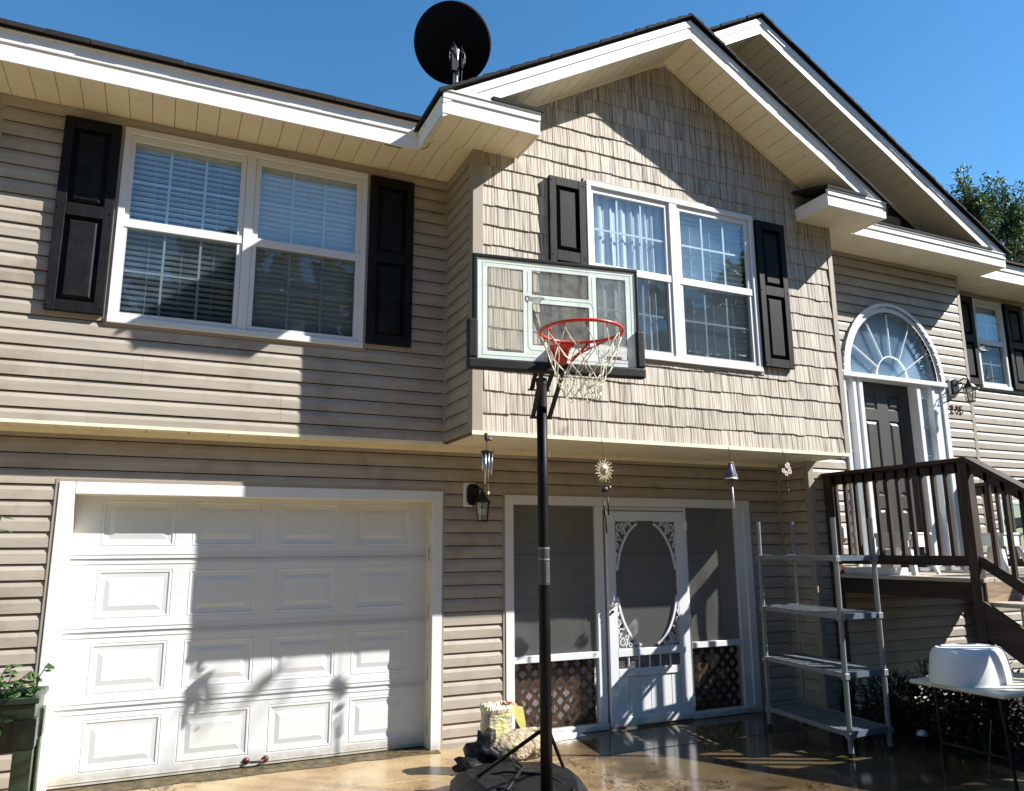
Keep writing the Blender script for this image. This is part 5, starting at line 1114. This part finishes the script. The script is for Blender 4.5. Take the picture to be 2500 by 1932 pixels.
# things on the deck
def side_table(cx_, cy_, label, rot):
    t = thing('plastic_side_table', (cx_, cy_, DZ), label, 'side table', 'white plastic side tables on the deck')
    T_ = Matrix.Translation((cx_, cy_, DZ)) @ Matrix.Rotation(rot, 4, 'Z')
    B().box(-.22, .22, -.20, .20, .385, .41, T_).build('table_top', 'plastic_white', t, bevel=.008)
    for sx in (-1, 1):
        for sy in (-1, 1):
            vs = []
            for z_, o_, w in ((.385, .205, .05), (.33, .185, .035), (.28, .178, .030), (.22, .195, .06), (.12, .225, .055), (.0, .25, .045)):
                for a, b in ((0, 0), (w, 0), (w*.35, w*.35), (0, w)): vs.append(T_ @ Vector((sx*(o_-a), sy*(o_-.02-b), z_)))
            fs = [(4*i+k, 4*i+(k+1) % 4, 4*i+4+(k+1) % 4, 4*i+4+k) for i in range(5) for k in range(4)]
            B().add(vs, fs+[(0, 1, 2, 3), (20, 23, 22, 21)]).build('leg', 'plastic_white', t)
    ap = B()
    for a, b, c, d in ((-.16, .16, -.19, -.175), (-.16, .16, .175, .19), (-.21, -.195, -.16, .16), (.195, .21, -.16, .16)): ap.box(a, b, c, d, .27, .384, T_)
    ap.build('apron', 'plastic_white', t)
side_table(7.40, -1.02, 'white plastic side table on the deck in front of the entry door', R_(12)); side_table(8.86, -1.0, 'white plastic side table on the deck seen behind the corner post', R_(4))
box_ = thing('white_tray', (7.16, -.86, DZ), 'low white plastic tray lying along the deck edge', 'tray')
b = B(); b.box(7.08, 7.26, -1.17, -.55, DZ, DZ+.012); b.box(7.08, 7.09, -1.17, -.55, DZ+.012, DZ+.07); b.box(7.25, 7.26, -1.17, -.55, DZ+.012, DZ+.07); b.box(7.091, 7.249, -1.17, -1.16, DZ+.012, DZ+.07); b.box(7.091, 7.249, -.56, -.55, DZ+.012, DZ+.07); b.build('tray_shell', 'plastic_white', box_, bevel=.003)
yl_ = thing('yellow_scoop', (7.16, -.50, DZ), 'small yellow plastic scoop beside the tray at the deck edge', 'scoop')
B().add([(7.12, -.54, DZ+.002), (7.21, -.54, DZ+.002), (7.21, -.465, DZ+.002), (7.12, -.465, DZ+.002), (7.105, -.545, DZ+.075), (7.225, -.545, DZ+.06), (7.225, -.46, DZ+.06), (7.105, -.46, DZ+.075)], [(0, 1, 2, 3), (0, 4, 5, 1), (1, 5, 6, 2), (2, 6, 7, 3), (3, 7, 4, 0)]).tube([(7.165, -.50, DZ+.04), (7.17, -.46, DZ+.07)], .009, 8).build('scoop_body', 'yellow', yl_)

# ---------------------------------------------------------------- folding table and upturned tub
tb = thing('folding_table', (6.42, -2.55, 0), 'worn cream folding table in the garden bed by the steps', 'table')
TZ = .65
tt = B().box(5.90, 6.96, -2.90, -2.15, TZ-.032, TZ).build('table_top', 'table', tb, bevel=.014, seg=3)
b = B(); b.tube([(6.02, -2.78, TZ-.03), (6.06, -2.80, .0)], .012, 8); b.tube([(6.02, -2.28, TZ-.03), (6.06, -2.26, .0)], .012, 8); b.tube([(6.04, -2.79, .2), (6.04, -2.27, .2)], .010, 8)
for s_ in (0,): b.build('leg', 'black', tb)
b = B(); b.tube([(6.84, -2.78, TZ-.03), (6.80, -2.80, .0)], .012, 8); b.tube([(6.84, -2.28, TZ-.03), (6.80, -2.26, .0)], .012, 8); b.tube([(6.82, -2.79, .2), (6.82, -2.27, .2)], .010, 8); b.build('leg', 'black', tb)
B().tube([(6.22, -2.56, .40), (6.34, -2.41, 0)], .003, 5).build('brace', 'galv', tb)
tu = thing('plastic_tub', (6.33, -2.45, TZ), 'white oval plastic tub upside down on the folding table', 'tub')
vs = []; nr = 72; prof = [(1.0, 0), (1.005, .03), (.985, .09), (.955, .15), (.915, .20), (.86, .235), (.80, .25), (.775, .252), (.76, .246), (.70, .243)]
for s_, z_ in prof:
    for k in range(nr):
        a = 2*math.pi*k/nr; c, q = math.cos(a), math.sin(a); ex, ey = .335*math.copysign(abs(c)**.9, c), .215*math.copysign(abs(q)**.85, q)
        fl = 1 + (.018*abs(math.sin(a*7)) if c > .25 and z_ < .22 else 0); zl = z_
        if z_ < .04 and c > .90: zl = z_ + .085*(c-.90)/.10
        vs.append(Vector((6.215+ex*s_*fl, -2.44+ey*s_*fl, TZ+zl)))
fs = [(i*nr+k, i*nr+(k+1) % nr, (i+1)*nr+(k+1) % nr, (i+1)*nr+k) for i in range(len(prof)-1) for k in range(nr)]+[tuple((len(prof)-1)*nr+k for k in range(nr))]
B().add(vs, fs).build('tub_shell', 'plastic_white', tu, smooth=True)

pl = thing('path_light', (6.30, -1.90, 0), 'small round garden path light in the dark bed behind the shelf', 'path light')
B().tube([(6.30, -1.90, 0), (6.30, -1.90, .15)], .008, 8).build('stake', 'black', pl); B().lathe([(.045, 0), (.043, .015), (.03, .035), (.005, .045)], (6.30, -1.90, .15), 16).build('cap', 'galv', pl, smooth=True); 

# ---------------------------------------------------------------- planter and plants
pn = thing('raised_planter', (-.45, -.70, 0), 'dark green raised planter on legs at the left of the garage', 'planter')
px0, px1, py0, py1 = -1.05, -.030, -.95, -.48
b = B(); b.box(px0+.02, px1-.02, py0+.02, py0+.035, .50, .765); b.box(px0+.02, px1-.02, py1-.035, py1-.02, .50, .765); b.box(px0+.02, px0+.035, py0+.035, py1-.035, .50, .765); b.box(px1-.035, px1-.02, py0+.035, py1-.035, .50, .765); b.box(px0+.035, px1-.035, py0+.035, py1-.035, .50, .52); b.build('box', 'planter', pn, bevel=.004)
b = B(); b.box(px0, px1, py0, py0+.05, .765, .80); b.box(px0, px1, py1-.05, py1, .765, .80); b.box(px0, px0+.05, py0+.05, py1-.05, .765, .80); b.box(px1-.05, px1, py0+.05, py1-.05, .765, .80); b.build('rim', 'planter', pn, bevel=.006)
box('soil', 'soil', pn, px0+.036, px1-.036, py0+.036, py1-.036, .66, .74)
for xa, s1 in ((px0+.01, 1), (px1-.01, -1)):
    for ya_, s2 in ((py0+.01, 1), (py1-.01, -1)):
        b = B(); b.box(min(xa, xa+s1*.10), max(xa, xa+s1*.10), min(ya_, ya_+s2*.012), max(ya_, ya_+s2*.012), 0, .51); b.box(min(xa, xa+s1*.012), max(xa, xa+s1*.012), min(ya_+s2*.0125, ya_+s2*.09), max(ya_+s2*.0125, ya_+s2*.09), 0, .51); b.build('leg', 'planter_leg', pn, bevel=.002)
        box('leg_collar', 'planter', pn, min(xa-s1*.006, xa+s1*.115), max(xa-s1*.006, xa+s1*.115), min(ya_-s2*.006, ya_+s2*.1), max(ya_-s2*.006, ya_+s2*.1), .511, .68, bevel=.003)

def leafmesh(bl, p, d, L, w, up=None, fold=.25):
    d = Vector(d).normalized(); s_ = d.cross(up or Vector((0, 0, 1)))
    if s_.length < .05: s_ = d.cross(Vector((1, 0, 0)))
    s_.normalize(); n_ = s_.cross(d); p = Vector(p)
    q = [p, p+d*L*.35+s_*w*.5-n_*w*fold, p+d*L*.7+s_*w*.38-n_*w*fold, p+d*L-n_*L*.12, p+d*L*.7-s_*w*.38-n_*w*fold, p+d*L*.35-s_*w*.5-n_*w*fold, p+d*L*.35, p+d*L*.7]
    bl.add(q, [(0, 1, 6), (0, 6, 5), (1, 2, 7, 6), (6, 7, 4, 5), (2, 3, 7), (7, 3, 4)])
vine = thing('potted_plant', (-.30, -.72, .72), 'leafy green plant growing in the raised planter', 'plant')
st = B(); rv = random.Random(11)
def vleaf(*a, **k): b_ = B(); leafmesh(b_, *a, **k); b_.build('leaf', 'leaf', vine, fixn=False)
for k in range(8):
    x0 = -.42+rv.random()*.30; p = Vector((x0, -.75+rv.uniform(-.08, .08), .73)); d = Vector((rv.uniform(-.3, .55), rv.uniform(-.4, .2), 1)).normalized(); pts = [p.copy()]
    for j in range(6):
        p = p + d*rv.uniform(.03, .058); d = (d+Vector((rv.uniform(-.35, .45), rv.uniform(-.3, .25), rv.uniform(-.25, .1)))).normalized(); pts.append(p.copy())
        for m_ in range(2): vleaf(p, (rv.uniform(-1, 1), rv.uniform(-1, .4), rv.uniform(-.5, .3)), rv.uniform(.035, .075), rv.uniform(.028, .05))
    st.tube(pts, .003, 5)
for p, L in (((-.36, -.80, 1.875), .085), ((-.375, -.80, 1.80), .10)): vleaf(p, (1, -.2, -.15), L, .06, fold=.1)
st.tube([(-.44, -.76, .73), (-.46, -.78, 1.2), (-.43, -.8, 1.6), (-.375, -.8, 1.82), (-.36, -.8, 1.88)], .004, 5)
vleaf((-.05, -.70, .955), (1, -.1, -.6), .05, .03); 
for p in ((-.25, -.95, .74), (-.20, -.95, .70), (-.23, -.95, .66), (-.27, -.94, .71)): vleaf(p, (rv.uniform(.2, 1), -.5, rv.uniform(-1, .2)), .07, .055)
st.build('stem', 'bark', vine, smooth=True);

def shrub(name, c, r, n_, label, m, L, w, cat='shrub', group=None, sq=(1, 1, 1)):
    t = thing(name, (c[0], c[1], 0), label, cat, group); lf = B(); st = B(); rv = random.Random(int(c[0]*97+c[1]*13+n_))
    for k in range(7):
        a = rv.random()*6.28; e = Vector((c[0]+math.cos(a)*r*.7*sq[0], c[1]+math.sin(a)*r*.7*sq[1], c[2]+r*.5*sq[2])); st.tube([(c[0], c[1], 0), ((c[0]+e.x)/2, (c[1]+e.y)/2, e.z*.6), e], [.012, .008, .003], 5)
    for k in range(n_):
        v = Vector((rv.gauss(0, 1), rv.gauss(0, 1), rv.gauss(0, 1))).normalized()*rv.random()**.45; p = Vector(c)+Vector((v.x*r*sq[0], v.y*r*sq[1], v.z*r*sq[2]))
        if p.z < .02: p.z = .02+rv.random()*.06
        leafmesh(lf, p, (v.x+rv.uniform(-.7, .7), v.y+rv.uniform(-.7, .7), v.z+rv.uniform(-.6, .6)), L*rv.uniform(.6, 1.3), w*rv.uniform(.7, 1.2))
    st.build('stem', 'bark', t, smooth=True); lf.build('foliage', m, t, fixn=False); return t
shrub('shrub', (7.35, -2.75, .32), .45, 2000, 'dark leafy shrub beneath the right end of the folding table', 'leaf_dark', .08, .035, group='dark shrubs in the bed')
shrub('shrub', (6.72, -1.35, .22), .36, 1500, 'low dark shrub between the shelf and the under-deck wall', 'leaf_dark', .07, .03, group='dark shrubs in the bed', sq=(.8, 1.3, .8))
shrub('shrub', (6.90, -2.05, .28), .42, 1800, 'dark shrub behind the folding table against the deck post', 'leaf_dark', .075, .032, group='dark shrubs in the bed')
shrub('shrub', (6.70, -3.30, .20), .36, 1400, 'low shrub at the bottom right in front of the table', 'leaf_dark', .08, .035, group='dark shrubs in the bed')
shrub('shrub', (7.05, -1.70, .30), .40, 900, 'dark shrub under the deck edge behind the tub', 'leaf_dark', .08, .035, group='dark shrubs in the bed')
shrub('shrub', (6.95, -3.35, .30), .42, 900, 'dark shrub at the bottom right corner under the steps', 'leaf_dark', .09, .04, group='dark shrubs in the bed')
ir = thing('blade_plant', (6.52, -.95, 0), 'dark upright strap-leaved plant behind the shelf near the wall', 'plant'); b = B()
for k in range(9):
    a = rv.random()*6.28; h_ = rv.uniform(.35, .75); p = Vector((6.52+rv.uniform(-.06, .06), -.95+rv.uniform(-.06, .06), 0)); q = p+Vector((math.cos(a)*.12, math.sin(a)*.12, h_)); s_ = Vector((math.sin(a), -math.cos(a), 0))*.016
    b.add([p-s_, p+s_, (p+q)/2+s_*1.2-Vector((math.cos(a), math.sin(a), 0))*.02, (p+q)/2-s_*1.2-Vector((math.cos(a), math.sin(a), 0))*.02, q], [(0, 1, 2, 3), (3, 2, 4)])
b.build('blade_leaf', 'leaf_dark', ir, fixn=False)

# weeds and grime along the garage threshold
b = B(); rv = random.Random(4)
for k in range(230):
    x_ = rv.choice([rv.uniform(-.1, 2.75), rv.gauss(.75, .15), rv.gauss(1.9, .2), rv.gauss(2.3, .15), rv.gauss(1.15, .1)]); y_ = .06-abs(rv.gauss(0, .05)); leafmesh(b, (x_, y_, 0), (rv.uniform(-1, 1), rv.uniform(-1, .3), rv.uniform(.1, .8)), rv.uniform(.012, .035), .008)
tag(b.build('weeds', 'weed', None, fixn=False), 'small pale weeds along the foot of the garage door', 'weeds', kind='stuff')
vs = []; nx_ = 70
for i in range(nx_+1):
    x_ = -.14+2.95*i/nx_; w_ = .10+.05*noise.noise(Vector((x_*3, 0, 2)))+.02*noise.noise(Vector((x_*14, 0, 5))); vs += [(x_, .136, .004), (x_, -.0-w_, .004), (x_, .03-w_*.4, .010+.004*noise.noise(Vector((x_*9, 3, 1))))]
b = B().add(vs, [f for i in range(nx_) for f in ((3*i, 3*i+2, 3*i+5, 3*i+3), (3*i+2, 3*i+1, 3*i+4, 3*i+5))]); o = b.build('grime_strip', 'grime', None, smooth=True); o['kind'] = 'structure'

# ---------------------------------------------------------------- trees
def tree(name, base, h, crowns, nleaf, ls, label, seed, m='leaf_tree'):
    t = thing(name, base, label, 'tree'); rv = random.Random(seed); tk_ = B(); lf = B(); base = Vector(base)
    top = base+Vector((0, 0, h)); tk_.tube([base, base+(top-base)*.4+Vector((.15, .1, 0)), base+(top-base)*.75, top], [h*.03, h*.024, h*.014, h*.004], 10)
    for c, r, sq in crowns:
        c = Vector(c); s0 = base+(top-base)*min(.8, max(.25, (c.z-base.z)/h*.7)); tk_.tube([s0, (s0+c)/2+Vector((0, 0, -.2)), c], [h*.012, h*.008, h*.003], 6)
        nbr = 26
        for k in range(nbr):
            v = Vector((rv.gauss(0, 1), rv.gauss(0, 1), rv.gauss(0, .8)+.25)).normalized(); e = c+Vector((v.x*r*sq[0], v.y*r*sq[1], v.z*r*sq[2]))*rv.uniform(.6, 1.1); tk_.tube([c, (c+e)/2, e], [h*.003, h*.002, h*.0008], 4, cap=False)
            for j in range(int(nleaf/len(crowns)/nbr)):
                tt_ = rv.random()**.7; sp = r*.16*(1.2-tt_*.7); p = c+(e-c)*tt_+Vector((rv.gauss(0, sp), rv.gauss(0, sp), rv.gauss(0, sp*.7)))
                leafmesh(lf, p, (rv.uniform(-1, 1), rv.uniform(-1, 1), rv.uniform(-.3, 1)), ls*rv.uniform(.6, 1.3), ls*.5)
    tk_.build('trunk', 'bark', t, smooth=True); lf.build('crown', m, t, fixn=False); return t
tree('evergreen_tree', (22.5, 6.5, -.1), 11.0, [((20.2, 6, 10.6), 1.1, (.7, .8, 1.5)), ((21.6, 6, 10.5), 1.2, (.8, .8, 1.4)), ((23.0, 6.4, 10.0), 1.5, (1, 1, .9)), ((21.5, 6, 8.6), 1.8, (1.2, 1, 1)), ((24.2, 6.4, 8.4), 1.9, (1.1, 1, 1)), ((22.6, 6.2, 6.8), 2.0, (1.3, 1, 1))], 14000, .125, 'tall dark green tree rising behind the right roof slope', 21)

# unseen tree added at the right; its leaves throw shadows on the garage door
yt = thing('shadow_tree', (12.2, -7.4, -.08), 'slender leafy tree out of view, added to shadow the garage door', 'tree'); tk_ = B(); lf = B(); rv = random.Random(9)
tk_.tube([(12.2, -7.4, -.08), (12.1, -7.2, 2.5), (11.6, -6.6, 5.0), (10.8, -5.9, 6.6)], [.11, .09, .06, .03], 10)
def target(x, y, z, t): return Vector((x+1.89*t, y-t, z+1.69*t))
hubs = [target(1.04, .137, .76, 3.6), target(1.64, .137, .82, 3.6)]
tips = [[(-.08, -.30), (-.16, -.22), (.02, -.34), (-.04, -.18)], [(-.18, -.16), (-.32, -.30), (-.10, -.34), (-.26, -.18), (.04, .10)]]
for hb, tp_ in zip(hubs, tips):
    tk_.tube([(10.8, -5.9, 6.6), ((10.8+hb.x)/2, (-5.9+hb.y)/2, (6.6+hb.z)/2+.35), hb], [.02, .007, .004], 6)
    for dx, dz_ in tp_:
        leafmesh(lf, hb+Vector((dx*.3, 0, dz_*.3)), (dx, rv.uniform(-.04, .04), dz_), 1.0*math.hypot(dx, dz_), .062, up=Vector((0, 1, 0)), fold=.05)
for k in range(900):
    p = Vector((12.4, -7.6, 6.4))+Vector((rv.gauss(0, .7), rv.gauss(0, .7), rv.gauss(0, .6))); leafmesh(lf, p, (rv.uniform(-1, 1), rv.uniform(-1, 1), rv.uniform(-1, .5)), .22, .06)
tk_.build('trunk', 'bark', yt, smooth=True); lf.build('crown', 'leaf', yt, fixn=False)

shrub('shrub', (10.1, -4.8, 1.65), 1.6, 4200, 'large rounded unseen shrub beside the steps, added to shade the bed', 'leaf_dark', .20, .09, sq=(1, .9, 1.05))  # unseen shrub added as a sun blocker for the bed
tl = B(); rv = random.Random(17)  # leafy row added behind the camera to block low sky fill
for k in range(13000):
    a = rv.uniform(-2.6, 1.35); dist = 26+rv.gauss(0, 1.6); hgt = 13.0+2.2*math.sin(a*5.3)+1.4*math.sin(a*13+1)
    p = Vector((.5+math.sin(a)*dist*1.0, -6.5-abs(math.cos(a))*dist*.9, hgt*rv.random()**.8)); leafmesh(tl, p, (rv.uniform(-1, 1), rv.uniform(-1, 1), rv.uniform(-.6, .8)), rv.uniform(1.2, 2.2), 1.1)
tag(tl.build('sky_block_trees', 'leaf_tree', None, fixn=False), 'unseen trees behind the viewer, added to cut sky light', 'trees', kind='stuff')
